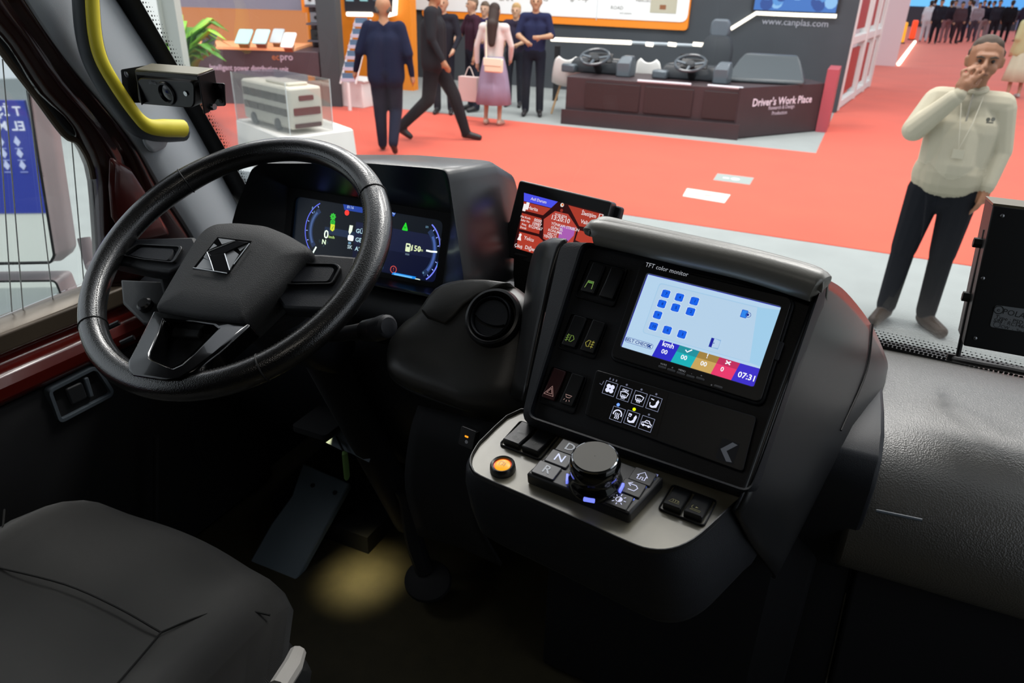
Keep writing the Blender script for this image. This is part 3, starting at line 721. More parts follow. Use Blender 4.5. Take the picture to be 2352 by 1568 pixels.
# tray: lacquered plate inside a raised lip, and the bulging body below it
rim = [(575, 418), (330, 602), (258, 690), (228, 760), (238, 820), (300, 880), (600, 1012), (1000, 1192), (1300, 1330), (1450, 1378), (1600, 1374), (1750, 1308), (1900, 1180), (2030, 1060), (2110, 985), (2060, 880), (1500, 640), (1000, 470)]
rm = [ft(*p) for p in rim]
rs = [(v.x, v.y) for v in smooth([V(a, b, 0) for a, b in rm], 3, True)]
if sum(rs[i][0]*rs[(i+1) % len(rs)][1]-rs[(i+1) % len(rs)][0]*rs[i][1] for i in range(len(rs))) < 0: rs = rs[::-1]
plate = shrink(rs, .0075)
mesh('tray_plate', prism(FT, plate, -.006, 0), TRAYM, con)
lip = [shrink(rs, d) for d in (.0075, .006, .0045, .0025, .0)]
mesh('tray_lip', loft([[FT.w(a, b, h) for a, b in l] for l, h in zip(lip, (-.004, .0025, .0042, .004, -.002))], caps=False), BLKS, con, angle=60)
def dn(k_, h, dv=0., du=0.):
    cx_ = sum(p[0] for p in rs)/len(rs); cy_ = sum(p[1] for p in rs)/len(rs)
    return [FT.w(cx_+(a-cx_)*(k_ if a < cx_ or k_ < 1 else 1+(k_-1)*.3)+du, cy_+(b-cy_)*k_+dv, h) for a, b in rs]
mesh('lower_body', loft([dn(1.0, -.001), dn(1.03, -.008), dn(1.08, -.03, .002, .004), dn(1.115, -.07, .006, .010), dn(1.12, -.105, .012, .012), dn(1.08, -.135, .028, .008), dn(.98, -.155, .05), dn(.8, -.175, .09)]), BLK, con, angle=60)
# ---- switch wells (frames) on the face and on the tray
def quadrect(F, pts, h=0):
    q_ = [F.px(x, y, h) for x, y in pts]
    return (q_[0][0]+q_[3][0])/2, (q_[1][0]+q_[2][0])/2, (q_[2][1]+q_[3][1])/2, (q_[0][1]+q_[1][1])/2
def well(F, r, m=BLKM):
    a0, a1, b0, b1 = r; o_ = rrect(a0, a1, b0, b1, .005)
    mesh('switch_frame', plate_ring(F, o_, shrink(o_, .0025), -.004 if F is FT else -.008, .003 if F is FT else -.003), m, con, bevel=.0008)
sym_col = '#8fae6a'
def rocker(F, cx_, cy_, w, l, label, tilt=1, red=False, h=-.004, sym=None, sk=.55, group='rocker switches of the console'):
    """one rocker: wedge body with one raised end and a printed symbol"""
    t = thing('rocker_switch', label, 'switch', F.w(cx_, cy_, h), group)
    P = []
    prof = [(-l/2, 0), (-l/2, .010 if tilt > 0 else .0045), (-l*.05, .0065), (l/2, .0045 if tilt > 0 else .010), (l/2, 0)]
    loops = []
    for k_, e_ in ((-1, .0012), (-.86, 0), (.86, 0), (1, .0012)):
        loops.append([F.w(cx_+k_*w/2, cy_+b*(1-e_*20), h+hh-(e_ if hh > 0 else 0)) for b, hh in prof])
    mesh('body', loft(loops), mat('red_rocker', '#3a1416', .4) if red else mat('black_rocker', '#17181a', .38, bump=.05, bscale=900), t, bevel=.0011, angle=30)
    if sym:
        if tilt > 0: A_ = F.w(cx_, cy_-l/2, h+.010); B_ = F.w(cx_, cy_-l*.05, h+.0065)
        else: A_ = F.w(cx_, cy_-l/2, h+.0045); B_ = F.w(cx_, cy_-l*.05, h+.0065)
        Fs = Frame(A_.lerp(B_, .55), F.u, (B_-A_)); G_ = Graphic(Fs, .0004, k=sk); sym(G_); G_.build('symbol', t)
    return t
def s_frontdoor(G): G.line([(-.0045, -.005), (-.0035, .005), (.0035, .005), (.0045, -.005)], .0009, '#9cc06a'); G.rect(-.003, .003, .002, .0042, '#6fae4a')
def s_fogf(G):
    G.line([(-.0005, -.004), (.002, -.004), (.0048, 0), (.002, .004), (-.0005, .004)], .0009, '#86a84e', closed=True)
    for b in (-.003, 0, .003): G.line([(-.006, b-.001), (-.002, b+.001)], .0008, '#86a84e')
    G.line([(-.004, -.005), (-.0045, .005)], .0007, '#86a84e')
def s_fogr(G):
    G.line([(.0005, -.004), (-.002, -.004), (-.0048, 0), (-.002, .004), (.0005, .004)], .0009, '#b8b04e', closed=True)
    for b in (-.003, 0, .003): G.line([(.002, b), (.006, b)], .0008, '#b8b04e')
    G.line([(.004, -.005), (.0042, .005)], .0007, '#b8b04e')
def s_haz(G):
    for r in (.0062, .0034): G.line([(-r, -r*.8), (r, -r*.8), (0, r*1.1)], .0008, '#e8b8b0', closed=True)
def s_dome(G):
    for dy in (.001, .026):
        G.line([(-.0042, dy+.001), (.0042, dy+.001), (.002, dy-.002), (-.002, dy-.002)], .0007, '#cfa8a0', closed=True)
        for t in (-130, -90, -50): G.line([(math.cos(math.radians(t))*.0042, dy-.002+math.sin(math.radians(t))*.003), (math.cos(math.radians(t))*.006, dy-.002+math.sin(math.radians(t))*.0055)], .0006, '#cfa8a0')
def s_abs(G):
    for dy in (.0, .0135, .027):
        G.ring(0, dy, .0028, .0006, '#7c807c'); G.arc(0, dy, .0042, 2.2, 4.1, .0006, '#7c807c'); G.arc(0, dy, .0042, -.95, .95, .0006, '#7c807c'); G.text('ON' if dy == 0 else 'ABS', .0, dy, .0025, '#7c807c')
def s_blank(G): G.line([(-.003, 0), (.003, 0), (.003, .003), (-.003, .003)], .0006, '#6c706c', closed=True); G.line([(0, -.001), (0, .004)], .0005, '#6c706c')
def s_heat(G):
    G.line([(-.0055, -.003), (.0055, -.003), (.004, .002), (-.003, .003)], .0006, '#a09c70', closed=True)
    for a in (-.002, .0005, .003): G.line([(a, -.002), (a+.0006, 0), (a-.0002, .002)], .0006, '#a09c70')
def s_horn(G): G.line([(-.0055, -.003), (.0055, -.0035), (.0055, -.001), (-.004, -.001)], .0006, '#a09c70', closed=True); G.arc(-.002, .003, .003, 2.2, 4.1, .0006, '#a09c70'); G.poly([(-.001, .0015), (.002, .003), (-.001, .0045)], '#a09c70')
for (r1, r2) in [(((475, 295), (725, 345), (670, 590), (440, 535)),) * 2, (((375, 625), (610, 670), (545, 905), (330, 840)),) * 2, (((265, 945), (485, 990), (425, 1235), (205, 1165)),) * 2]:
    well(FC, quadrect(FC, [z5(*p) for p in r1], -.004))
specs = [((512, 315), (590, 328), (545, 517), (465, 492), 'black rocker switch with a green doorway symbol, top of the console', 1, False, s_frontdoor),
         ((622, 343), (705, 357), (655, 548), (575, 525), 'plain black rocker switch without a symbol', 1, False, None),
         ((407, 632), (482, 645), (425, 838), (343, 812), 'black rocker switch with a green front fog lamp symbol', 1, False, s_fogf),
         ((520, 662), (597, 675), (535, 872), (453, 845), 'black rocker switch with a yellow-green rear fog lamp symbol', 1, False, s_fogr),
         ((285, 952), (360, 965), (302, 1152), (222, 1130), 'dark red hazard rocker switch with a triangle', 1, True, s_haz),
         ((395, 982), (468, 998), (408, 1188), (328, 1162), 'reddish-black rocker switch with two dome lamp symbols', 1, False, s_dome)]
for a_, b_, c_, d_, lab, tl, red, sy in specs:
    r = quadrect(FC, [z5(*p) for p in (a_, b_, c_, d_)], .0)
    rocker(FC, (r[0]+r[1])/2, (r[2]+r[3])/2, min(.0215, r[1]-r[0]), r[3]-r[2], lab, tl, red, -.006, sy)
r = quadrect(FT, [z6(*p) for p in ((575, 478), (855, 588), (690, 748), (432, 640))], .003); well(FT, r, BLK); LP = r
r = quadrect(FT, [z6(*p) for p in ((1620, 935), (1925, 1010), (1800, 1205), (1478, 1055))], .003); well(FT, r, BLK); RP = r
for (r, labs) in ((LP, [('black rocker switch with three brake symbols on the tray, left of the orange-lit pair', s_abs), ('black rocker switch with a small box symbol between brake switch and gear selector', s_blank)]),
                  (RP, [('black rocker switch with a heated window symbol on the tray', s_heat), ('black rocker switch with a loudspeaker symbol at the tray\'s right edge', s_horn)])):
    w = (r[1]-r[0]-.005)/2
    for i, (lab, sy) in enumerate(labs):
        lab = lab.replace(', left of the orange-lit pair', '')
        rocker(FT, r[0]+.0025+w*(i+.5), (r[2]+r[3])/2, w-.003, (r[3]-r[2])-.006, lab, 1, False, .001, sy, .35)
# ---- orange door button
c0 = ft(453, 782, .008); Fb = FT.at(*c0, 0)
bt = thing('door_button', 'round glowing orange door button with a red ring', 'button', Fb.c)
R_ = abs(ft(560, 782, .008)[0]-ft(345, 782, .008)[0])/2*.93
mesh('bezel', lathe(Fb, [(R_*.70, .004), (R_*.72, .0085), (R_*.86, .0095), (R_*.95, .008), (R_, .003), (R_, 0)], 40, False), BLKS, bt)
mesh('red_ring', lathe(Fb, [(R_*.60, .006), (R_*.70, .0065), (R_*.71, .003)], 40, False), glow('#e8482a', .9), bt)
mesh('lens', lathe(Fb, [(.0003, .0085), (R_*.4, .0084), (R_*.6, .0072), (R_*.62, .004)], 40, False), glow('#ffb21c', 1.0), bt)
G = Graphic(Fb, .009, k=.5); s = R_*.05
G.line([(-5*s, -3.5*s), (1*s, -3.5*s), (1*s, 4.5*s), (-4*s, 4.5*s), (-5*s, 3*s)], .8*s, '#a8480c', closed=True)
G.line([(-2*s, 3*s), (1*s, 3*s)], .8*s, '#a8480c'); G.line([(-2*s, -1*s), (1*s, -1*s)], .8*s, '#a8480c'); G.line([(4*s, -3*s), (4*s, 2.5*s)], .9*s, '#a8480c'); G.poly([(2.8*s, -1.5*s), (5.2*s, -1.5*s), (4*s, -4*s)], '#a8480c'); G.poly([(2.8*s, 1.5*s), (5.2*s, 1.5*s), (4*s, 4*s)], '#a8480c')
G.build('symbol', bt)

# ---- gear selector with rotary knob
sel = thing('gear_selector', 'black gear selector block with D N R keys and a big rotary knob', 'gear selector', FT.w(*ft(1080, 900), 0))
HS = .016
qs = [ft(872, 612, HS), ft(612, 842, HS), ft(1312, 1118, HS), ft(1545, 868, HS)]
sa0 = (qs[0][0]+qs[1][0])/2; sa1 = (qs[2][0]+qs[3][0])/2; sb0 = (qs[1][1]+qs[2][1])/2; sb1 = (qs[0][1]+qs[3][1])/2
print('selector', sa1-sa0, sb1-sb0)
mesh('block', prism(FT, qs, 0, HS), mat('selector_top', '#1d1d1f', .42, bump=.05, bscale=800), sel, bevel=.003, seg=3)
def on_sel(cx_, cy_, s_, dz=0.):   # centre px (zoom6) -> local
    return ft(cx_, cy_, HS)
ksel = mat('selector_key', '#2b2b2d', .4)
e1 = Vector(qs[2])-Vector(qs[1]); e1.normalize(); e2 = Vector(qs[0])-Vector(qs[1]); e2.normalize()
FS = Frame(FT.w(*qs[1], HS), FT.u*e1.x+FT.v*e1.y, FT.u*e2.x+FT.v*e2.y)
def fs_(x, y, h=0): return FS.px(*z6(x, y), h)
for (x, y, ch, c_) in [(915, 672, 'D', '#9aa0a8'), (845, 745, 'N', '#d8e0ff'), (758, 822, 'R', '#9aa0a8')]:
    a_, b_ = fs_(x, y, .002)
    kk = mesh('key', prism(FS, rrect(a_-.0155, a_+.0125, b_-.0105, b_+.0105, .002), 0, .0022), mat('pale_key', '#4a4b4e', .35) if ch != 'D' else ksel, sel, bevel=.001)  # N and R keys in a lighter grey than D
    G = Graphic(FS, .0026, k=.8); G.text(ch, a_-.001, b_, .016, c_, bold=.01); G.build('letter', kk)
def i_home(G, a, b): G.line([(a-.006, b-.001), (a, b+.006), (a+.006, b-.001)], .001, '#d8dcff'); G.line([(a-.0042, b), (a-.0042, b-.006), (a-.001, b-.006), (a-.001, b-.002), (a+.0015, b-.002), (a+.0015, b-.006), (a+.0042, b-.006), (a+.0042, b)], .001, '#d8dcff')
def i_back(G, a, b): G.line([(a-.005, b+.004), (a+.003, b+.004), (a+.006, b+.001), (a+.004, b-.004), (a-.003, b-.004)], .0011, '#d8dcff'); G.line([(a-.002, b+.007), (a-.006, b+.004), (a-.002, b+.001)], .0011, '#d8dcff')
def i_sun(G, a, b):
    G.ring(a, b, .0033, .0008, '#d8dcff'); G.poly([(a+.0033*math.cos(t), b+.0033*math.sin(t)) for t in np.linspace(-math.pi/2, math.pi/2, 10)], '#d8dcff')
    for k in range(8):
        t = k*math.pi/4; G.line([(a+.0052*math.cos(t), b+.0052*math.sin(t)), (a+.0078*math.cos(t), b+.0078*math.sin(t))], .0009, '#d8dcff')
for (x, y, fn_) in [(1400, 862, i_home), (1328, 938, i_back), (1240, 1020, i_sun)]:
    a_, b_ = fs_(x, y, .002)
    kk = mesh('key', prism(FS, rrect(a_-.0125, a_+.0125, b_-.0105, b_+.0105, .002), 0, .002), ksel, sel, bevel=.001)
    G = Graphic(FS, .0024, k=.85); fn_(G, a_, b_); G.build('symbol', kk)
for (x, y, c_) in [(810, 703, '#d86a74'), (786, 722, '#d86a74'), (762, 743, '#d86a74'), (1492, 856, '#6a70a0'), (1470, 880, '#6a86e0'), (1448, 902, '#4a6cf0'), (1413, 936, '#4a6cf0'), (1390, 958, '#4a6cf0'), (1368, 982, '#4a6cf0'), (1332, 1018, '#4a6cf0'), (1308, 1043, '#4a6cf0'), (1284, 1066, '#6a70a0')]:
    a_, b_ = fs_(x, y); G = Graphic(FS, .0004, k=.9); G.rect(a_-.0019, a_+.0019, b_-.0016, b_+.0016, c_); G.build('indicator', sel)
# knob: base skirt, waist, drum, cap
KR = .0252
kc = fs_(1078, 880, .006); FK = FS.at(*kc, 0)
kn = mesh('knob', lathe(FK, [(KR*1.16, 0), (KR*1.18, .004), (KR*1.12, .009), (KR*1.02, .013), (KR*1.0, .018), (KR*1.06, .022), (KR*1.08, .030), (KR*1.02, .0355), (KR*.95, .038), (KR*.86, .0385)], 56, False), GLOSS, sel, angle=60)
mesh('knob_ring', lathe(FK, [(KR*.985, .0362), (KR*.965, .0384), (KR*.92, .0391), (KR*.90, .0384)], 56, False), CHROME, kn)
mesh('knob_cap', lathe(FK, [(.0004, .0392), (KR*.5, .0391), (KR*.90, .0388), (KR*.905, .037)], 56, False), mat('knob_cap', '#4c4a45', .6, bump=.03, bscale=800), kn)
for tdeg in (-75, -155, 5):
    t = math.radians(tdeg); Ft_ = Frame(FK.w(KR*1.18*math.cos(t), KR*1.18*math.sin(t), .0045), FK.v*math.cos(t)-FK.u*math.sin(t), FK.n)
    mesh('knob_light', prism(Ft_, rrect(-.006, .006, -.0022, .0022, .001), -.001, .0012), glow('#6f7cff', 1.4), kn)

# ---- dashboard monitor
mon = thing('dash_monitor', 'small video monitor set in the console showing a seat map', 'monitor', FC.w(0, 0, -.006))
bz = [fc(815, 318, .008), fc(1725, 532, .008), fc(1530, 1160, .008), fc(628, 880, .008)]
bz = rpoly(bz[::-1], .007, 4)
sw2, sh2 = .154/2, .0915/2
sc4 = [(-sw2, -sh2), (sw2, -sh2), (sw2, sh2), (-sw2, sh2)]
mesh('casing', loft([[FC.w(a, b, -.007) for a, b in shrink(bz, -.006)], [FC.w(a, b, -.002) for a, b in shrink(bz, -.006)], [FC.w(a, b, .000) for a, b in shrink(bz, -.004)]]), BLK, mon, bevel=.001)
outer_b = bz
nb = len(outer_b)
# bezel plate with an opening: outer ring matched to a rectangle by angle
def inner_match(outer, rc):
    a0_, a1_, b0_, b1_ = rc; cx_, cy_ = (a0_+a1_)/2, (b0_+b1_)/2; res = []
    ox0, ox1 = min(p[0] for p in outer), max(p[0] for p in outer); oy0, oy1 = min(p[1] for p in outer), max(p[1] for p in outer)
    for a, b in outer:
        u_ = (a-(ox0+ox1)/2)/((ox1-ox0)/2); v_ = (b-(oy0+oy1)/2)/((oy1-oy0)/2); k_ = max(abs(u_), abs(v_)); res.append((cx_+(a1_-a0_)/2*max(-1, min(1, u_/k_)), cy_+(b1_-b0_)/2*max(-1, min(1, v_/k_))))
    return res
sc = mesh('screen', prism(FC, sc4, -.002, .0012), mat('screen_glass', '#05060a', .2), mon)
mesh('bezel', plate_ring(FC, outer_b, inner_match(outer_b, (-sw2, sw2, -sh2, sh2)), -.002, .006), mat('bezel_plastic', '#121316', .4, bump=.08), mon, bevel=.0008)
G = Graphic(FC, .006, k=.75)
a_, b_ = FC.px(1531, 619, .006); G.text('TFT color monitor', a_, b_, .0075, '#b8bcc4', ang=.0, sx=.9)
G.build('lettering', mon)
for i, (x, y) in enumerate([(528, 1148), (618, 1178), (713, 1210), (810, 1240), (907, 1262), (1088, 1342)]):
    zz = Z(1400, 580, 4.357); a_, b_ = FC.px(*zz(x, y), .007)
    kb = mesh('button', prism(FC, rrect(a_-.0046, a_+.0046, b_-.0013, b_+.0013, .001), .005, .0082), mat('monitor_button', '#66686c', .35), mon, bevel=.0006)
    G = Graphic(FC, .0064, k=.45); G.text(['V1/V2', 'o', 'MENU', '-', '+', 'o'][i], a_-(.0075 if i == 5 else 0), b_+(.0 if i == 5 else .0036), .003 if i < 5 else .0028, '#b8bcc4'); G.build('lettering', kb)
a_, b_ = FC.px(1787, 806, .002)
mesh('side_badge', prism(FC, rrect(a_-.0035, a_+.0035, b_-.010, b_+.010, .001), .0, .0035), mat('badge_grey', '#3b3e44', .5, bump=.6, bscale=900), mon, bevel=.0005)
# the picture: seat map
zz = Z(1400, 580, 4.357)
def sp(x, y): return FC.px(*zz(x, y), .0016)
G = Graphic(FC, .0014, k=1.0)
G.rect(-sw2, sw2, -sh2, sh2, '#3a34c8')
G.rect(-sw2+.0006, sw2-.0006, -sh2+.0006, sh2-.0006, '#b5d3ec')
G.poly(rpoly([sp(500, 300), sp(1620, 575), sp(1430, 1110), sp(325, 800)], .004), '#a3c9e6')
G.poly(rpoly([sp(505, 310), sp(1600, 580), sp(1415, 1100), sp(332, 795)], .004), '#b4d0e8')
G.poly([sp(1480, 545), sp(1715, 575), sp(1530, 1150), sp(1400, 1100)], '#a0cdea')
def seat_icon(x, y, num):
    a, b = sp(x, y); s = .0001*1.05
    def R(a0, a1, b0, b1, c, r=3): G.poly(rrect(a+a0*s, a+a1*s, b+b0*s, b+b1*s, r*s), c)
    R(-50, 48, -46, 46, '#e4f2ff', 12); R(-46, 44, -40, 40, '#1b4fd0', 8); R(-26, 44, -32, 32, '#1462ea', 4); R(-46, -28, -36, 36, '#1d5ee0', 6)
    R(-30, 34, 32, 44, '#1b4fd0', 4); R(-30, 34, -44, -32, '#1b4fd0', 4); R(-27, 31, 35, 41, '#2a78f4', 3); R(-27, 31, -41, -35, '#2a78f4', 3)
    G.text(num, a+6*s, b, .0046, '#0a2a8c', bold=.02)
for x, y, n_ in [(563, 412, '7'), (700, 448, '4'), (850, 486, '1'), (525, 514, '8'), (662, 552, '5'), (812, 592, '2'), (484, 626, '9'), (442, 740, '10'), (580, 778, '6'), (728, 820, '3')]: seat_icon(x, y, n_)
a, b = sp(1362, 620); s = .000105
G.poly(rrect(a-45*s, a+20*s, b-42*s, b+42*s, 10*s), '#1a50c8'); G.poly(rrect(a-40*s, a+16*s, b-36*s, b+36*s, 8*s), '#2f86ec'); G.ring(a+30*s, b, 26*s, 5*s, '#123a9c'); G.disc(a+24*s, b, 14*s, '#12248c')
a, b = sp(1055, 912); G.rect(a-.0055, a+.0055, b-.0055, b+.0055, '#8fb6dc'); G.rect(a-.0052, a-.0015, b-.0052, b+.0052, '#1a1f9c'); G.poly([(a-.0020, b+.0052), (a+.0050, b+.0040), (a+.0050, b-.0040), (a-.0020, b-.0050)], '#b6cfe8'); G.disc(a-.001, b, .0006, '#1a3a9c')
a, b = sp(300, 908); G.poly(rrect(a-.0170, a+.0170, b-.0032, b+.0032, .003), '#1f4fa8'); G.poly(rrect(a-.0166, a+.0166, b-.0028, b+.0028, .003), '#b9d2ea'); G.text('BELT CHECK', a-.0025, b, .0052, '#12388c', bold=.015)
G.line([(a+.011, b-.002), (a+.0145, b+.002)], .0012, '#12388c'); G.line([(a+.011, b+.002), (a+.0145, b-.002)], .0012, '#12388c')
for pl, c_, d_ in [([(515, 875), (708, 930), (612, 1100), (425, 1042)], '#2b2bc4', None), ([(708, 930), (905, 990), (810, 1160), (612, 1100)], '#18b0b8', '#1f8f9c'), ([(905, 990), (1105, 1048), (1012, 1222), (810, 1160)], '#c8a45c', '#a08040'), ([(1105, 1048), (1310, 1110), (1215, 1284), (1012, 1222)], '#e8386c', '#c02c5c'), ([(1310, 1110), (1508, 1165), (1445, 1355), (1215, 1284)], '#3a2cc8', None)]:
    P_ = [sp(*p) for p in pl]; G.poly(P_, c_)
    if d_: G.poly([P_[0], P_[1], tuple(Vector(P_[1]).lerp(Vector(P_[2]), .36)), tuple(Vector(P_[0]).lerp(Vector(P_[3]), .36))], d_)
for t_, x, y, s_ in [('kmh', 592, 930, .0080), ('00', 553, 998, .0072), ('00', 748, 1055, .0072), ('00', 945, 1118, .0072), ('0', 1130, 1172, .0072), ('!', 983, 1040, .0074), ('07:31', 1378, 1247, .0088)]:
    a, b = sp(x, y); G.text(t_, a, b, s_, '#f4f8ff', 1.0, bold=.02)
a, b = sp(795, 985); G.line([(a-.0035, b), (a-.001, b-.002), (a+.0035, b+.002)], .0014, '#f4f8ff')
a, b = sp(1190, 1106); G.line([(a-.0026, b-.0018), (a+.0026, b+.0018)], .0014, '#f4f8ff'); G.line([(a-.0026, b+.0018), (a+.0026, b-.0018)], .0014, '#f4f8ff')
G.build('picture', sc)

# ---- climate control panel
cl_ = thing('climate_panel', 'flat black climate control panel with white icon keys', 'control panel', FC.w(0, -.11, 0))
cq = [FC.px(1369, 848, .002), FC.px(1738, 956, .002), FC.px(1706, 1084, .002), FC.px(1342, 952, .002)]
mesh('plate', prism(FC, rpoly(cq[::-1], .004), -.007, .002), mat('panel_film', '#0f1115', .4, bump=.05), cl_, bevel=.001)
kp = rpoly([FC.px(1374, 854, .0026), FC.px(1536, 902, .0026), FC.px(1508, 1002, .0026), FC.px(1350, 952, .0026)][::-1], .003)
mesh('key_film', prism(FC, kp, .0015, .0024), mat('key_film', '#08090c', .35), cl_)
WH = '#e4e8ff'
def ik_fan(G):
    for k in range(4):
        t = math.pi/4+k*math.pi/2; G.poly(circ(.0033*math.cos(t), .0033*math.sin(t), .0026, 14), WH)
def ik_scr(G, b0=-.0005):
    G.line([(-.0048, b0+.003), (0, b0+.0042), (.0048, b0+.003), (.0034, b0-.002), (-.0034, b0-.002)], .0011, WH, closed=True)
    for a in (-.0017, 0, .0017): G.line([(a, b0-.0045), (a, b0+.0005)], .0008, WH)
def ik_max(G): ik_scr(G, -.0018); G.text('max', 0, .0045, .0046, WH, bold=.01)
def ik_feet(G): G.poly([(.0035, .005), (.0052, .003), (.004, -.004), (-.001, -.0055), (-.004, -.0045), (-.0035, -.003), (0, -.0032), (.002, -.001), (.002, .002)], WH); G.line([(-.0048, .004), (-.001, .0035)], .001, WH); G.line([(-.0045, 0), (-.004, -.003)], .001, WH)
def ik_seat(G): G.arc(0, 0, .0048, -.3, 3.4, .0014, WH); [G.line([(a, -.0055), (a+.0006, -.003), (a-.0004, -.001), (a, .0015)], .0009, WH) for a in (-.002, 0, .002)]
def ik_mix(G): ik_feet(G); G.line([(-.0045, .0045), (-.002, .0045), (-.002, .0015), (-.0045, .0015)], .001, WH, closed=True)
def ik_car(G): G.line([(-.0058, -.002), (-.0055, .0003), (-.003, .001), (-.0012, .0035), (.002, .0035), (.0038, .001), (.0056, .0002), (.0058, -.002)], .0011, WH, closed=True); G.disc(-.0032, -.0022, .0014, WH); G.disc(.0032, -.0022, .0014, WH); G.line([(-.002, .001), (.002, .001)], .0009, WH)
for i, ((x, y), fn_) in enumerate([((1401, 892), ik_fan), ((1434, 904), ik_max), ((1468, 915), ik_scr), ((1502, 926), ik_feet), ((1418, 951), ik_seat), ((1451, 960.5), ik_mix), ((1485, 973), ik_car)]):
    a_, b_ = FC.px(x, y, .003); Fk = FC.at(a_, b_, .0024)
    kk = mesh('key', prism(Fk, rrect(-.0076, .0076, -.0080, .0080, .0008), 0, .0004), mat('key_face', '#07080b', .4), cl_)
    G = Graphic(Fk, .0005, k=1.0); G.line(rect(-.0072, .0072, -.0076, .0076), .0006, '#9aa2c0', .9, closed=True); fn_(G); G.build('icon', kk)
    dn_ = {4: '#6f9cff', 5: '#d8f000'}.get(i, '#8a8fa8'); 
    G = Graphic(Fk, .0002, k=1.3 if i in (4, 5) else .5)
    if i not in (0,): G.disc(-.001 if i != 4 else -.003, .0105, .0019 if i in (4, 5) else .0012, dn_)
    if i == 0: [G.rect(a-.0007, a+.0007, .0095, .0120, '#8a8fa8') for a in (-.004, 0, .004)]; G.line([(-.014, .002), (-.011, .001), (-.010, .006)], .0008, '#8a8fa8')
    G.build('indicator', kk)
a_, b_ = FC.px(1671, 1036, .002)
G = Graphic(FC.at(a_, b_, .0022), 0, matte=True); G.poly(rrect(-.0095, .0095, -.0115, .0115, .001), '#1e2026'); G.poly([(-.0075, 0), (.002, .0105), (.0078, .0095), (-.001, 0), (.0078, -.0095), (.002, -.0105)], '#a4a8b2'); G.build('arrow_badge', cl_)

# ---- small button panel below the vent
Fp = Frame(AY(1072, 1006, .77), FC.u, (.02, .3, .95))
us = thing('button_panel', 'tiny black button plate with an orange light below the vent', 'button panel', Fp.c)
mesh('plate', prism(Fp, rrect(-.013, .013, -.014, .014, .003), -.012, 0), BLKS, us, bevel=.001)
G = Graphic(Fp, .0006); G.poly(rrect(-.0035, .0025, .001, .0036, .001), '#ff9a20', 1.3); G.disc(.001, -.005, .0026, '#4a4c50', .6); G.build('indicator', us)
# filler of the dashboard behind it
rows = [[AY(960, 930, .84), AY(1040, 950, .82), AY(1150, 975, .80)], [AY(940, 1000, .83), AY(1030, 1030, .80), AY(1130, 1060, .78)], [AY(930, 1120, .86), AY(1020, 1150, .84), AY(1100, 1200, .82)], [AY(960, 1230, .92), AY(1060, 1260, .92), AY(1150, 1300, .92)]]
mesh('side_filler', grid(rows, 4), BLKM, dash, solid=.006)
mesh('pedestal', loft([[V(x, y, z) for x, y in [(-.36, 1.0), (.02, .98), (.08, 1.02), (.10, 1.3), (-.36, 1.3)]] for z in (1.42, .76)]), BLKM, con, bevel=.01)

# ================================================================== tablet on a stalk (fare computer)
def frame_from_px(tl, tr, bl_, w, y0):
    """frame with top edge tl-tr; depth solved so that the top edge is w long on a plane turned like the monitor"""
    n = V(-.16, -.93, .33).normalized(); d0 = .5
    lo_, hi_ = .6, 1.8
    for _ in range(50):
        d0 = (lo_+hi_)/2; p0 = AY(*tl, d0); L = (hit(*tr, p0, n)-p0).length
        if L > w: hi_ = d0
        else: lo_ = d0
    u = hit(*tr, p0, n)-p0; v = p0-hit(*bl_, p0, n); return Frame(p0, u, v), v.length
zt = Z(1150, 380, 5.6)
FTb, th = frame_from_px(zt(238, 182), zt(1432, 462), zt(97, 1170), .176, 1.1)
print('tablet', FTb.c, th)
tb = thing('fare_tablet', 'small tablet with a red touch screen on a stand behind the console', 'tablet', FTb.w(.088, -th, 0))
qt = [FTb.px(*zt(*p)) for p in [(238, 182), (1432, 462), (1290, 1480), (97, 1170)]]
tw = .176
ol = rrect(0, tw, -th, 0, .006)
mesh('casing', prism(FTb, ol, -.022, 0), BLKS, tb, bevel=.0025)
mesh('back_cover', prism(FTb, rrect(.06, tw+.010, -th+.005, -.004, .006), -.034, -.018), BLK, tb, bevel=.003)
mesh('side_key', prism(FTb, rrect(-.003, .003, -th*.74, -th*.55, .0015), -.014, -.004), BLK, tb, bevel=.001)
s_tl = FTb.px(*zt(305, 345)); s_tr = FTb.px(*zt(1322, 625)); s_bl = FTb.px(*zt(192, 1062))
sx0, sx1, sy1, sy0 = (s_tl[0]+s_bl[0])/2, s_tr[0], (s_tl[1]+s_tr[1])/2, s_bl[1]
scn = mesh('screen', prism(FTb, rect(sx0, sx1, sy0, sy1), -.001, .0006), mat('screen_glass', '#05060a', .2), tb)
def tp(x, y): return FTb.px(*zt(x, y), .0008)
G = Graphic(FTb, .0008, k=1.0)
G.rect(sx0, sx1, sy0, sy1, '#2c0a0c')
def T(pts, c, k=None): G.poly([tp(*p) for p in pts], c, k)
T([(300, 350), (735, 465), (650, 545), (298, 455)], '#4a50e8'); T([(296, 462), (645, 552), (545, 640), (290, 575)], '#a83a2c')
T([(275, 610), (525, 680), (495, 880), (240, 815)], '#ac3828'); T([(240, 850), (488, 915), (545, 970), (420, 1130), (200, 1065)], '#b03c2c')
T([(870, 510), (1318, 628), (1300, 830), (1010, 780)], '#a83828'); T([(1000, 830), (1290, 900), (1250, 1080), (960, 960)], '#b03c2c')
T([(700, 585), (870, 625), (985, 800), (930, 990), (680, 1010), (545, 940), (555, 690)], '#b24034'); T([(770, 770), (960, 800), (940, 900), (860, 980), (740, 940)], '#a85cb0')
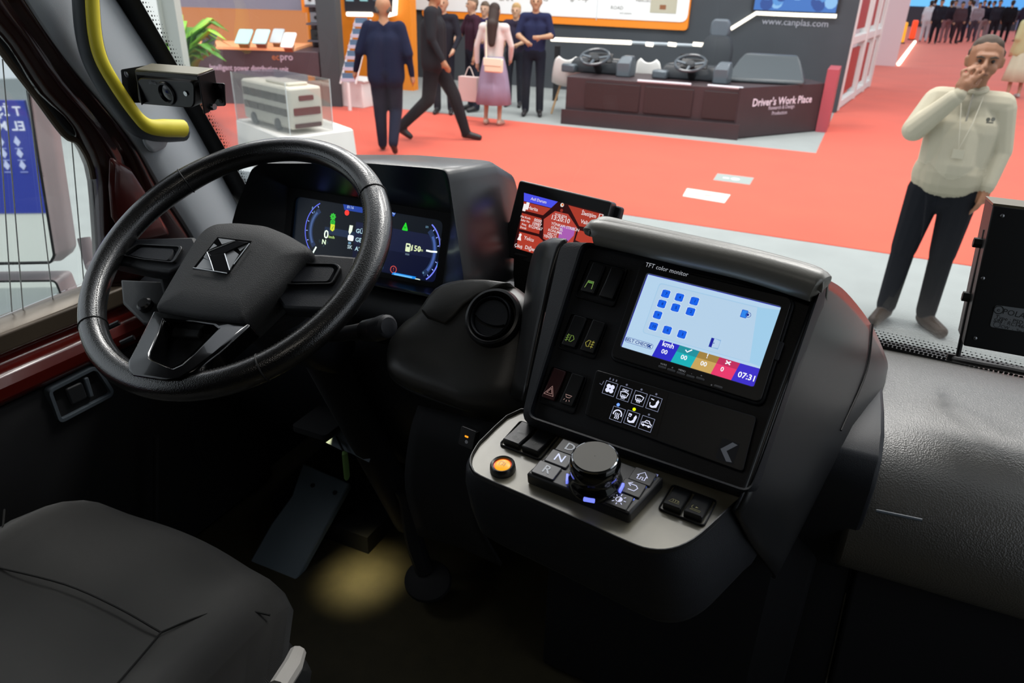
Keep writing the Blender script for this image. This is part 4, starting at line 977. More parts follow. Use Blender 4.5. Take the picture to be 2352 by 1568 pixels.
for (t_, x, y, s_) in [('Acil Durum', 490, 450, .0065), ('Harita', 415, 555, .008), ('İletişim', 1135, 632, .0085), ('Validatör', 1140, 745, .0085), ('13:20:10', 768, 692, .0105), ('19.09.2024', 772, 645, .0052), ('YÖNKAPI STRIBÜN', 830, 790, .0062), ('GÜNCEL', 725, 812, .006), ('KONUMA', 700, 850, .006), ('GEÇTİ', 660, 888, .006), ('YENİKAPI', 640, 925, .006), ('Yolcu', 365, 945, .0085), ('Çıkış', 230, 1035, .0075), ('Diğer', 380, 1068, .0085), ('Hat Kodu', 322, 668, .005), ('Sefer No', 318, 712, .005), ('Araç', 302, 758, .005), ('Durak', 292, 800, .005), ('0000', 480, 712, .0075), ('10987', 465, 758, .0075), ('01234567', 450, 800, .0068)]:
    G.text(t_, *tp(x, y), s_, '#f0e4e4', .9, bold=.015)
for (x, y) in [(310, 540), (345, 520)]: a, b = tp(x, y); G.poly(rrect(a-.003, a+.003, b-.006, b+.006, .001), '#f4eeee')
a, b = tp(1288, 668); G.line(rect(a-.003, a+.003, b-.005, b+.005), .0014, '#f4eeee', closed=True)
a, b = tp(250, 915); G.disc(a, b+.003, .0025, '#f4eeee'); G.poly([(a-.004, b-.006), (a+.004, b-.006), (a+.0015, b+.001), (a-.0015, b+.001)], '#f4eeee')
a, b = tp(793, 508); G.disc(a, b, .0032, '#e8e0d8'); G.disc(a+.0006, b+.0006, .0018, '#e07030'); a, b = tp(786, 578); G.disc(a, b, .0026, '#8c2a20')
G.build('picture', scn)
b0_ = FTb.w(.055, -th, -.012)
mesh('mount', loft([[b0_+V(dx, dy, dz) for dx, dy in [(-.03, -.008), (.05, -.008), (.05, .012), (-.03, .012)]] for dz in (.015, -.02)]+[[b0_+V(dx, dy+.02, -.12) for dx, dy in [(-.028, -.012), (.04, -.012), (.04, .02), (-.028, .02)]]]), RUB, tb, bevel=.003)
mesh('clamp', prism(Frame(AY(1196, 650, 1.1), (1, 0, 0), (0, 0, 1)), rrect(-.012, .012, -.03, .02, .004), -.02, .0), mat('clamp_grey', '#6a6d70', .5), tb, bevel=.002)

# ================================================================== recorder box by the windshield (right)
zp = Z(1900, 380, 3.0155)
FPo = Frame(AY(2280, 640, 1.14), (1, 0, 0), (0, .10, 1))
rb = thing('recorder_box', 'black metal equipment box with a silver type label by the windshield', 'equipment box', AY(2300, 800, 1.14))
p_tl = FPo.px(*zp(1150, 285)); p_bl = FPo.px(*zp(945, 1245))
tl_ = FPo.px(*zp(1150, 275)); bl_ = FPo.px(*zp(942, 1248))
bw = .22
poly_ = [bl_, (bl_[0]+bw, bl_[1]-.0), (tl_[0]+bw, tl_[1]), tl_]
mesh('casing', prism(FPo, poly_, -.075, 0), mat('box_black', '#0a0b0d', .45, bump=.05, bscale=600), rb, bevel=.002)
mesh('lid', prism(FPo, [(tl_[0]-.0005, tl_[1]-.0005), (tl_[0]+bw, tl_[1]-.0005), (tl_[0]+bw, tl_[1]+.0025), (tl_[0]-.0005, tl_[1]+.0025)], -.076, -.0005), mat('lid_metal', '#6d6550', .4, metal=.6), rb)
lb = rpoly([FPo.px(*zp(1165, 965)), FPo.px(*zp(1125, 1115)), FPo.px(*zp(1600, 1190)), FPo.px(*zp(1640, 1030))], .004)
pl_ = mesh('type_label', prism(FPo, lb, 0, .0008), mat('label_silver', '#8f9498', .4, metal=.5), rb)
G = Graphic(FPo, .001, matte=True, k=1)
an = math.atan2(FPo.px(*zp(1363, 1010))[1]-FPo.px(*zp(1165, 965))[1], FPo.px(*zp(1363, 1010))[0]-FPo.px(*zp(1165, 965))[0])
for t_, x, y, s_ in [('POLARIS', 1215, 1008, .011), ('Type : PSD1101', 1165, 1045, .0075), ('S/N : RC1468867 2-0001', 1152, 1068, .0072), ('CW  -  Sw 0002', 1200, 1112, .006)]:
    a, b = FPo.px(*zp(x, y)); G.text(t_, a, b, s_, '#1c1e20', align='LEFT', ang=an)
a, b = FPo.px(*zp(1187, 998)); G.ring(a, b, .0055, .0012, '#1c1e20'); G.text('e', a, b, .008, '#1c1e20')
a, b = FPo.px(*zp(1175, 1100)); G.ring(a, b, .004, .0008, '#3c4044'); G.build('lettering', pl_)
for (x, y) in [(1212, 348), (1077, 780), (1024, 1195)]:
    a, b = FPo.px(*zp(x, y)); mesh('screw', lathe(FPo.at(a, b, 0), [(.0026, 0), (.0026, .001), (.0015, .0018), (.0002, .002)], 12), STEEL, rb)
for (x, y) in [(1045, 535), (968, 908)]:
    a, b = FPo.px(*zp(x, y), -.03); FB_ = Frame(FPo.w(a, b, -.03), FPo.n, FPo.v); FB_ = Frame(FB_.c, FPo.v, FPo.n)
    mesh('knob_bolt', tube([FPo.w(a-.006, b, -.03), FPo.w(a+.012, b, -.03)], .0072, 6), RUB, rb)
mesh('bracket', tube([FPo.w(*FPo.px(*zp(1098, 445), -.03), -.03), FPo.w(*FPo.px(*zp(1075, 560), -.03), -.03), FPo.w(*FPo.px(*zp(985, 950), -.03), -.03), FPo.w(*FPo.px(*zp(905, 1320), -.03), -.03)], .0032, 8), RUB, rb)
mesh('bracket_foot', tube(smooth([AY(*zp(850, 1335), 1.30), AY(*zp(905, 1345), 1.26), AY(*zp(1080, 1380), 1.24), AY(*zp(1250, 1410), 1.22), AY(*zp(1420, 1445), 1.2)], 4), .005, 8), RUB, rb)
mesh('bracket_clip', prism(Frame(AY(*zp(880, 1335), 1.27), (1, 0, 0), (0, .4, .9)), rrect(-.010, .012, -.006, .006, .002), -.01, .0), RUB, rb, bevel=.001)

# ================================================================== security camera on the pillar
FSc = Frame(AY(385, 205, .93), (1, -.05, 0), (0, -.20, 1))
cm = thing('security_camera', 'black security camera in a metal bracket on the windshield pillar', 'camera', FSc.c)
CB = mat('camera_black', '#0c0c0e', .35); CBR = mat('bracket_metal', '#1a1413', .35, metal=.4); CTOP = mat('bracket_top', '#8f8a78', .35, metal=.7)
def sz(x, y, h=0): return FSc.px(*z1(x, y), h)
fr = [sz(978, 510), sz(1424, 548), sz(1434, 782), sz(1000, 742)]
mesh('body', prism(FSc, rpoly([sz(992, 556), sz(1412, 584), sz(1410, 778), sz(1006, 745)][::-1], .014, 4), -.028, .003), CB, cm, bevel=.002)
mesh('lens_ring', lathe(FSc.at(*sz(1200, 672, .004), .004), [(.0185, -.002), (.0195, .0005), (.018, .003), (.015, .003), (.0135, .0)], 36, False), CB, cm)
mesh('lens', lathe(FSc.at(*sz(1200, 672, .004), .003), [(.0002, .003), (.006, .0025), (.0135, .0)], 28, False), GLOSS, cm)
mesh('sensor', lathe(FSc.at(*sz(1335, 675, .005), .004), [(.004, 0), (.004, .0012), (.0002, .0016)], 16), CHROME, cm)
G = Graphic(FSc, .0046, matte=True); a, b = sz(1095, 597, .005); G.text('alhua', a, b, .0085, '#8a8c90'); G.build('lettering', cm)
# bracket: top plate, side cheeks, front lip, mounting ears
a0_, b0_ = sz(978, 508); a1_, b1_ = sz(1424, 546)
T0, T1 = FSc.w(a0_, b0_, 0), FSc.w(a1_, b1_, 0)
bk = FSc.n*-.034
def slab(pts, th, d): 
    d = Vector(d); return loft([[p for p in pts], [p+d*th for p in pts]])
mesh('bracket_top', slab([T0, T1, T1+bk, T0+bk], .0025, (0, 0, 1)), CTOP, cm, bevel=.0008)
mesh('bracket_lip', prism(FSc, [(a0_, b0_), (a1_, b1_), (a1_, b1_-.007), (a0_, b0_-.007)], -.002, .0015), CB, cm, bevel=.0008)
hR = b1_-sz(1434, 800)[1]
mesh('cheek', slab([T1, T1+bk, T1+bk-V(0, 0, hR*.72), T1+bk*.35-V(0, 0, hR), T1-V(0, 0, hR)], .0025, (1, 0, 0)), CBR, cm, bevel=.0008)
mesh('cheek', slab([T0, T0+bk, T0+bk-V(0, 0, hR*.8), T0-V(0, 0, hR*.95)], .0025, (-1, 0, 0)), CB, cm, bevel=.0008)
er = [sz(1490, 597, -.022), sz(1614, 602, -.022), sz(1622, 765, -.022), sz(1500, 768, -.022)]
ear = mesh('ear', prism(FSc, rpoly(er[::-1], .004), -.025, -.022), CB, cm, bevel=.0008)
for p in [(1585, 622), (1590, 730)]: mesh('ear_hole', lathe(FSc.at(*sz(*p, -.0215), -.022), [(.0035, 0), (.0035, .0008), (.002, .001), (.0002, .0004)], 14), mat('hole_grey', '#3a3436', .5), ear)
el = [sz(868, 502, -.03), sz(1046, 472, -.03), sz(1060, 742, -.03), sz(892, 742, -.03)]
ear2 = mesh('ear', prism(FSc, rpoly(el[::-1], .003), -.033, -.03), CB, cm, bevel=.0008)
for p in [(912, 536), (935, 706)]: mesh('screw', lathe(FSc.at(*sz(*p, -.029), -.03), [(.0055, 0), (.0055, .0012), (.003, .0022), (.0002, .0022)], 14), CHROME, ear2)
mesh('pivot_bolt', tube([T1+bk*.5+V(.001, 0, -.052), T1+bk*.5+V(.009, 0, -.052)], [.0065, .005], 12), STEEL, cm)

# ================================================================== grab handle
gh = thing('grab_handle', 'grey grab rail with a bright yellow grip strip on the pillar', 'grab handle', AX(380, 330, -1.2))
hp = [(616, -160), (618, 0), (640, 250), (690, 440), (790, 630), (900, 790), (990, 895), (1075, 935), (1180, 945), (1312, 940)]
path = smooth([AX(*z1(*p), -1.195) for p in hp], 5)
mesh('rail', tube(path, .0205, 14), mat('handle_grey', '#4e5459', .5, bump=.1, bscale=600), gh)
sp_ = [(662, -160), (664, 0), (684, 250), (730, 430), (830, 610), (945, 780), (1030, 880), (1100, 915), (1190, 922), (1316, 925)]
strip = smooth([AX(*z1(*p), -1.172) for p in sp_], 5)
mesh('grip_strip', tube(strip, [.0105 if i < 28 else min(.0165, .0105+(i-28)*.0005) for i in range(len(strip))], 12, ell=(1.0, 1.0)), YEL, gh)
mesh('foot', loft([[AX(*z1(*p), x) for p in [(1020, 900), (1230, 900), (1200, 1060), (1100, 1110), (1030, 1040)]] for x in (-1.19, -1.262)]), GREYTRIM, gh, bevel=.008)

# ================================================================== driver's seat
st = thing('driver_seat', 'dark grey fabric driver seat cushion with stitched seams', 'seat', (-.85, .25, .75))
def yfront(x): return .662-.75*(x+.875)**2
def seat_loop(y, zt, zb, ins):
    x0, x1 = -1.135+ins, -.572-ins; L = []
    for i in range(21):
        t = i/20; x = x0+(x1-x0)*t; e = abs(2*t-1)
        edge = max(0, (e-.86)/.14); z = zt+.016*math.exp(-((e-.75)/.18)**2)-.004*(1-e*e)-.05*edge**2
        yy = y-(.75*(x+.875)**2+.05*edge**2)*max(0, min(1, (y-.1)/.5))
        L.append(V(x, yy, z))
    for i in range(9):
        t = i/8; x = x1+(x0-x1)*t; yy = y-.75*(x+.875)**2*max(0, min(1, (y-.1)/.5)); L.append(V(x, yy, zb))
    return L
secs = [(.655, 1.085, 1.06, .05), (.668, 1.115, 1.05, .03), (.668, 1.145, 1.04, .018), (.655, 1.170, 1.03, .010), (.625, 1.187, 1.02, .004), (.57, 1.196, 1.01, 0), (.45, 1.196, 1.0, 0), (.25, 1.19, 1.0, 0), (-.05, 1.185, 1.0, 0)]
mesh('cushion', loft([seat_loop(*s_) for s_ in secs]), FABRIC, st, angle=70)
def seam(pts): return tube(smooth([AZ(x, y, 1.2015) for x, y in pts], 5), .0016, 6)
STH = mat('seam_thread', '#161615', .9)
for pts in [[(-60, 1290), (0, 1304), (150, 1342), (270, 1395), (370, 1452)], [(370, 1452), (440, 1422), (500, 1405), (565, 1402), (620, 1412)], [(370, 1452), (330, 1500), (265, 1575)], [(565, 1404), (510, 1470), (430, 1575)], [(10, 1170), (4, 1240), (0, 1290)]]:
    mesh('seam', seam(pts), STH, st)
mesh('base', wbox(-1.08, -.64, -.05, .55, .75, 1.0), BLKM, st, bevel=.02)
mesh('side_lever', tube([AY(684, 1498, .47), AY(672, 1530, .45), AY(640, 1580, .42)], [.010, .012, .012], 10), mat('lever_grey', '#b0aca6', .5), st)

# ================================================================== footwell
n_ = V(0, -.55, 1).normalized()
Ff = Frame(V(-1.0, 1.05, .79), (1, 0, 0), (0, 1, .55))
ft_ = thing('footrest', 'bluish grey sloping footrest plate beneath the steering column', 'footrest', Ff.c)
zf = Z(0, 880, 1.96)
pf = [Ff.px(*zf(*p)) for p in [(1362, 358), (1575, 450), (1440, 690), (1310, 925), (1105, 835), (1215, 640), (1312, 505)]]
mesh('plate', prism(Ff, pf[::-1], -.02, 0), PLATE, ft_, bevel=.004)
for p in [(1408, 460), (1508, 492)]: mesh('bolt', lathe(Ff.at(*Ff.px(*zf(*p)), 0), [(.006, 0), (.005, .003), (.0003, .004)], 10), RUB, ft_)
mesh('support', wbox(-1.15, -.86, 1.12, 1.3, .75, .80), BLKM, ft_)
ap = thing('accelerator_pedal', 'round black pedal at the foot of the console', 'pedal', AZ(985, 1340, .77))
Fa = Frame(AZ(982, 1332, .82), (1, 0, 0), (0, .9, .45))
mesh('pad', loft([[Fa.w(a*k, b*k, h) for a, b in circ(0, 0, .055, 24, .048)] for k, h in [(.9, -.012), (1, -.004), (.95, .004), (.7, .008)]]), BLKM, ap)
mesh('arm', tube(smooth([AZ(975, 1310, .83), AZ(950, 1230, .92), AZ(935, 1120, 1.05)], 4), [.02]*8+[.028], 10), BLKM, ap)
Fg = Frame(AY(810, 1022, .97), (.95, .1, -.2), (.1, .5, .85))
cd_ = thing('metal_bracket', 'small pale metal bracket hanging below the steering column', 'bracket', Fg.c)
mesh('sheet', prism(Fg, [Fg.px(*zf(*p)) for p in [(1468, 266), (1550, 204), (1702, 246), (1662, 356), (1575, 312), (1530, 298)]][::-1], -.002, .001), mat('pale_metal', '#6a7682', .5, metal=.3), cd_)
kt = thing('key_tag', 'thin yellow-green key tag hanging below the dashboard', 'tag', AY(795, 1060, .95))
mesh('strap', tube([AY(789, 1036, .95), AY(792, 1042, .948), AY(795, 1070, .948), AY(797, 1096, .95), AY(797, 1102, .95)], [.003, .0062, .0066, .0062, .003], 10, ell=(1, .4)), mat('tag_green', '#7ba45c', .6, emit=.0), kt)
mesh('loop', tube([AY(772, 1000, .97), AY(782, 1022, .955), AY(789, 1036, .95)], .0022, 6), RUB, kt)
# warm lamp and housing added under the dashboard to light a floor patch
fl = thing('footwell_fill_lamp', 'tiny added fill lamp under the dashboard', 'lamp', (-.83, .985, 1.21))
mesh('housing', prism(Frame((-.83, .985, 1.21), (1, 0, 0), (0, -1, 0)), rrect(-.04, .04, -.06, .06, .01), -.012, 0), BLKM, fl)
l = bpy.data.lights.new('footwell_fill_light', 'AREA'); l.shape = 'RECTANGLE'; l.size = .05; l.size_y = .11; l.energy = .17; l.color = (1, .86, .42); l.spread = math.radians(26)
lo = bpy.data.objects.new('footwell_fill_light', l); COL.objects.link(lo); lo.parent = fl; lo.location = (0, 0, -.006)
lo.rotation_euler = (V(-.825, 1.06, .75)-V(-.83, .985, 1.2)).to_track_quat('-Z', 'Y').to_euler()

# ================================================================== exterior mirror
nm = V(.42, -.90, 0).normalized()
mc = AY(60, 420, 1.42)
um = V(0, 0, 1).cross(nm).normalized()
FM = Frame(mc, um, (0, 0, 1))
mr = thing('side_mirror', 'exterior mirror unit with a tall main glass outside the side window', 'mirror', mc)
MIR = mat('mirror_silver', '#e8ecec', .02, metal=1.)
HOUS = mat('mirror_housing', '#8a7f80', .4)
def mq(x, y, h=0): return FM.px(x, y, h)
gl = [mq(-95, 90), mq(20, 100), mq(62, 200), mq(94, 400), mq(124, 585), mq(116, 600), mq(-95, 604)]
gl = rpoly(gl[::-1], .008)
ofr = shrink(gl, -.014)
mesh('housing', loft([[FM.w(a, b, h) for a, b in l_] for l_, h in [(shrink(gl, .002), -.006), (ofr, .004), (ofr, -.02), (shrink(gl, -.034), -.05), (shrink(gl, -.028), -.11), (shrink(gl, .01), -.14)]]), [HOUS], mr, bevel=.002)
mesh('rim', plate_ring(FM, ofr, shrink(gl, .001), -.004, .008), RUB, mr, bevel=.002)
mesh('main_glass', prism(FM, gl, -.004, .002), MIR, mr)
gl2 = rpoly([mq(-95, 648), mq(128, 645), mq(150, 700), mq(150, 800), mq(-95, 800)][::-1], .012)
mesh('lower_housing', loft([[FM.w(a, b, h) for a, b in l_] for l_, h in [(shrink(gl2, .002), -.006), (shrink(gl2, -.012), .004), (shrink(gl2, -.014), -.05), (shrink(gl2, -.004), -.09)]]), HOUS, mr)
mesh('lower_rim', plate_ring(FM, shrink(gl2, -.012), shrink(gl2, .001), -.004, .008), RUB, mr, bevel=.002)
mesh('lower_glass', prism(FM, gl2, -.004, .002), MIR, mr)
mesh('arm', tube([FM.w(*mq(170, 560), -.06), FM.w(*mq(200, 620), -.03), V(-1.36, 1.2, 1.36)], .02, 10), HOUS, mr)
# the blue banner that the mirror shows, standing behind the bus
def refl(P): return P-nm*(2*(P-FM.w(0, 0, .002)).dot(nm))
def reflv(v): return v-nm*(2*v.dot(nm))
VB = Frame(AY(20, 350, 3.0), (.85, .53, 0), (0, 0, 1))
BF = Frame(refl(VB.c), -reflv(VB.u), reflv(VB.v))
bn = thing('banner', 'blue banner with white lettering seen in the side mirror', 'banner', refl(VB.w(0, -1.2, 0)))
def vb(x, y): a, b = VB.px(x, y); return (-a, b)
x0 = vb(72, 300)[0]; yt = vb(30, 231)[1]; yb = vb(40, 490)[1]
mesh('sheet', prism(BF, rect(x0, x0+2.4, yb, yt), -.03, 0), mat('banner_blue', '#2b3a9c', .5), bn)
mesh('stand', prism(BF, rect(x0-.05, x0+2.45, -BF.c.z, yb), -.06, -.01), mat('stand_white', '#d8dcd6', .6), bn)
G = Graphic(BF, .002, step=4e-4, matte=True)
sz_ = abs(vb(0, 240)[1]-vb(0, 272)[1])*.95
G.text('T İŞLETMELERİ', x0+.03, vb(0, 256)[1], sz_, '#e8ecff', align='LEFT', bold=.02); G.text('EL MÜDÜRLÜĞÜ', x0+.03, vb(0, 290)[1], sz_, '#e8ecff', align='LEFT', bold=.02)
st_ = abs(vb(10, 300)[0]-vb(47, 300)[0])
for r in range(3):
    for c_ in range(5):
        a = x0+.10+c_*st_; b = vb(0, 326+r*27)[1]; s_ = sz_*.42; G.poly([(a-s_*.6, b), (a, b+s_*1.2), (a+s_*.6, b), (a, b-s_*.8)], '#c8d0f4'); G.rect(a-s_*.7, a+s_*.7, b-s_*1.3, b-s_*1.05, '#8c98d8')
G.build('print', bn)

# ================================================================== exhibition hall: floor and carpets
GFLOOR = mat('pale_grey_carpet', '#939998', .9, bump=.3, bscale=90, vary=.05, vscale=3)
RED = mat('red_carpet', '#d04a2d', .95, bump=.4, bscale=120, vary=.07, vscale=1.2, sheen=.2)
struct('floor', wbox(-40, 40, -14, 75, -.05, 0), GFLOOR)
struct('floor_2', wbox(-40, 40, 6.78, 10.95, 0, .006), RED)
struct('floor_3', wbox(-.45, 12, 10.95, 75, 0, .006), RED)
DARKW = mat('booth_dark_wall', '#3a4046', .7, vary=.06, vscale=2)
WHITE = mat('white_paint', '#dfe1e0', .6)
PINK = mat('pinkish_wall', '#d8c4c8', .7)
COUNTER = mat('dark_plum_counter', '#382a2d', .55, vary=.08, vscale=3)
ORANGE = mat('orange_wall', '#ef8a1c', .6)
BLACKM = mat('hall_black', '#17181b', .5)
LAMP = glow('#fff6e6', 2.2)

# dark booth wall with a sign board, a screen and light bars
struct('wall_front_1', wbox(-13, -.42, 15.02, 15.2, 0, 3), DARKW)
struct('wall_left_1', wbox(-13, -12.9, 9, 15.1, 0, 3), DARKW)
FB15 = Frame((0, 15.02, 0), (1, 0, 0), (0, 0, 1))
sg = thing('sign_board', 'wide white sign board with an orange lower edge on the dark booth wall', 'sign board', (-5.5, 14.9, 1.1))
pB = FB15.px(1040, 56); pR = FB15.px(1580, 70); pT = FB15.px(1585, -60)
mesh('orange_edge', prism(FB15, rrect(-9.0, pR[0], pR[1], 2.6, .08), 0.002, .06), ORANGE, sg)
bd = mesh('board', prism(FB15, rrect(-9.4, pR[0]-.02, pR[1]+.14, 2.6, .14), .01, .075), mat('board_white', '#f2f4f4', .5), sg)
G = Graphic(FB15, .078, step=4e-4, matte=True)
for (x, y, s_, t_) in [(1165, -4, .16, 'CAN'), (1245, -4, .16, 'PLAS'), (1335, -6, .16, 'group'), (1420, 18, .09, 'ROAD'), (1480, 2, .07, 'MIRRORS'), (1440, 30, .05, 'and systems')]:
    a, b = FB15.px(x, y); G.text(t_, a, b, s_, '#70706a')
a, b = FB15.px(1530, 14); G.rect(a-.28, a+.22, b-.12, b+.14, '#b8b4a0'); G.rect(a-.1, a+.02, b-.06, b+.02, '#8c5a3a'); a, b = FB15.px(1375, 14); G.rect(a-.006, a+.006, b-.25, b+.3, '#c8ccd0')
G.build('print', bd)
bs = thing('wall_screen', 'blue video screen high on the dark booth wall', 'screen', (-1.5, 14.98, 1.6))
a0_, b0_ = FB15.px(1732, 22); a1_, b1_ = FB15.px(1920, 27)
mesh('casing', prism(FB15, rect(a0_-.04, a1_+.04, b0_-.03, 2.7), .002, .05), BLACKM, bs)
G = Graphic(FB15, .052, step=5e-4, k=1.0); G.rect(a0_, a1_, b0_, 2.68, '#3f78c8')
for k in range(14): x = a0_+random.random()*(a1_-a0_-.2); y = b0_+random.random()*.3; G.poly(circ(x+.1, y+.1, .08+.06*random.random(), 10), random.choice(['#16306c', '#8fc4f4', '#28509c', '#b4e0ff', '#5a9ae0']))
G.build('picture', bs)
lbz = thing('light_bar', 'bent white light bar under the blue wall screen', 'light bar', (-1.5, 14.95, 1.5))
mesh('tube', tube([FB15.w(*FB15.px(x, y), .06) for x, y in [(1680, 66), (1738, 30), (1830, 34), (1922, 37)]], .032, 8), LAMP, lbz)
ad = thing('web_address', 'grey web address lettering on the dark booth wall', 'lettering', (-1.4, 15.0, 1.45))
G = Graphic(FB15, .01, matte=True); a, b = FB15.px(1826, 52); G.text('www.canplas.com', a, b, .155, '#9aa0ac'); G.build('letters', ad)
lb2 = thing('light_bar', 'long straight white light bar behind the demo cockpits', 'light bar', (-4.6, 13.4, .9))
FB13 = Frame((0, 13.4, 0), (1, 0, 0), (0, 0, 1))
mesh('tube', tube([FB13.w(*FB13.px(1266, 90)), FB13.w(*FB13.px(1450, 98))], .035, 8), LAMP, lb2)
for (x0_, x1_) in [(1484, 1500), (1535, 1553), (1592, 1616)]:
    mesh('lamp_end', tube([FB13.w(*FB13.px(x0_, 101)), FB13.w(*FB13.px(x1_, 103))], .033, 8), LAMP, lb2)
mesh('rail', tube([FB13.w(*FB13.px(1450, 98), -.04), FB13.w(*FB13.px(1618, 106), -.04)], .025, 8), mat('rail_grey', '#aab4bc', .4), lb2)
mesh('support', wbox(-5.3, -5.22, 13.42, 13.5, 0, .95), BLACKM, lb2); mesh('support', wbox(-3.0, -2.92, 13.42, 13.5, 0, .95), BLACKM, lb2)

# ---- demo counter: a low straight front and a slanted end
dc = thing('demo_counter', 'low dark display counter lettered with a driver workplace sign', 'counter', (-2.6, 11.9, 0))
P0, P1, P2 = V(-4.22, 11.25, 0), V(-1.60, 11.40, 0), V(-.52, 12.90, 0)
Hc = .70
def wallbox(A_, B_, th, z0, z1_, side=1):
    d = (B_-A_).normalized(); n = V(-d.y, d.x, 0)*side; return loft([[A_+V(0, 0, z), B_+V(0, 0, z), B_+n*th+V(0, 0, z), A_+n*th+V(0, 0, z)] for z in (z0, z1_)])
top_in = [P0, P1, P2, V(-.9, 13.4, 0), V(-2.2, 12.6, 0), V(-4.22, 12.3, 0)]
mesh('body', loft([[p+V(0, 0, z) for p in top_in] for z in (0, Hc)]), COUNTER, dc, bevel=.01)
mesh('plinth_ledge', wallbox(V(-4.25, 11.22, 0), V(-1.56, 11.36, 0), .06, 0, .22, -1), COUNTER, dc)
for k_, (t0, t1) in enumerate([(.12, .44), (.47, .74), (.80, .985)]):
    A_ = P0.lerp(P1, t0)+V(0, -.012, 0); B_ = P0.lerp(P1, t1)+V(0, -.012, 0); mesh('panel', wallbox(A_, B_, .012, .26, .64, -1), mat('counter_panel', '#2c2022', .5), dc, bevel=.004)
mesh('top_trim', tube([P1+V(-.5, 0, Hc+.01), P1+V(0, 0, Hc+.01)], .02, 6), mat('trim_pale', '#c8ccd4', .4), dc)
mesh('top_trim', tube([P0.lerp(P1, .42)+V(0, 0, Hc+.01), P0.lerp(P1, .72)+V(0, 0, Hc+.01)], .02, 6), mat('trim_pale', '#c8ccd4', .4), dc)
dd = (P2-P1).normalized(); FD = Frame(P1+V(0, 0, 0)-V(-dd.y, dd.x, 0)*.012, dd, (0, 0, 1))
mesh('sign_face', prism(FD, rect(-.05, 1.78, .02, .715), -.04, .0), COUNTER, dc)
mesh('end_wall', wbox(-.60, -.44, 12.75, 13.5, 0, .92), mat('end_wall_red', '#a84a54', .5), dc)
G = Graphic(FD, .004, matte=True)
a, b = FD.px(1798, 232); G.text("Driver's Work Place", a, b, .15, '#e4d8e4', bold=.02)
a, b = FD.px(1795, 246); G.text('Research & Design', a, b, .072, '#c8bcc8', bold=.01); a, b = FD.px(1790, 259); G.text('Production', a, b, .072, '#c8bcc8', bold=.01)
G.build('lettering', dc)
# ---- demo cockpits: dash pod, steering wheel on a column, side screens
def cockpit(label, P, s=1.0):
    t = thing('demo_cockpit', label, 'demo cockpit', P, 'demo cockpits on the low counter')
    SG = mat('demo_silver', '#5f686f', .3, metal=.3)
    F_ = Frame(P+V(0, -.12, .27), (1, 0, 0), (0, .90, .44))
    w_ = mesh('wheel_rim', tube([F_.w(.22*math.cos(a), .22*math.sin(a), 0) for a in np.linspace(0, 2*math.pi, 33)[:-1]], .022, 8, True), mat('demo_rim', '#434a50', .2), t)
    for a in (math.radians(8), math.radians(172), math.radians(-90)): mesh('wheel_spoke', tube([F_.w(.05*math.cos(a), .05*math.sin(a), -.02), F_.w(.21*math.cos(a), .21*math.sin(a), 0)], .022, 6), SG, t)
    mesh('wheel_hub', lathe(F_, [(.002, .012), (.06, .010), (.08, -.02), (.06, -.05), (.002, -.06)], 20), BLKS, t)
    mesh('column', tube([F_.w(0, 0, -.04), P+V(0, .16, .02)], .06, 10), BLKM, t)
    mesh('dash_pod', loft([[P+V(x, y, z) for x, y in [(-.52, .10), (.52, .10), (.46, .50), (-.46, .50)]] for z in (0, .08)]+[[P+V(x, y, .22) for x, y in [(-.44, .16), (.44, .16), (.38, .42), (-.38, .42)]]]), mat('demo_dash', '#262b30', .3), t, bevel=.03)
    mesh('side_pod', loft([[P+V(x, y, z) for x, y in [(.34, -.08), (.56, -.05), (.58, .2), (.36, .2)]] for z in (.0, .20)]+[[P+V(x, y, .30) for x, y in [(.40, .0), (.56, .02), (.56, .16), (.40, .16)]]]), SG, t, bevel=.02)
    mesh('side_pod', loft([[P+V(x, y, z) for x, y in [(-.60, .0), (-.36, -.02), (-.36, .2), (-.58, .2)]] for z in (.0, .13)]), SG, t, bevel=.03)
    mesh('instrument_screen', prism(Frame(P+V(0, .16, .24), (1, 0, 0), (0, .35, .93)), rrect(-.2, .2, -.07, .07, .02), -.03, .01), BLKS, t, bevel=.01)
    return t
cockpit('demo cockpit with steering wheel on the counter beside the white chairs', V(-3.92, 11.75, Hc))
cockpit('demo cockpit with steering wheel in the middle of the counter', V(-2.45, 11.80, Hc))
hd = thing('demo_hood', 'grey moulded dashboard hood lying on the slanted counter end', 'dashboard hood', V(-1.35, 12.2, Hc))
b_ = V(-1.42, 12.62, Hc)
mesh('shell', loft([[b_+V(x, y, z) for x, y in [(-.55, -.55), (.55, -.30), (.50, .45), (-.45, .30)]] for z in (0, .06)]+[[b_+V(x, y, .30) for x, y in [(-.48, .0), (.42, .06), (.38, .36), (-.40, .26)]], [b_+V(x, y, .38) for x, y in [(-.42, .10), (.36, .14), (.34, .30), (-.36, .24)]]]), mat('hood_grey', '#42494d', .35), hd, bevel=.04)
mesh('recess', loft([[b_+V(x, y, z) for x, y in [(-.28, -.36), (.26, -.24), (.24, .0), (-.24, -.10)]] for z in (.10, .145)]), BLKS, hd, bevel=.02)
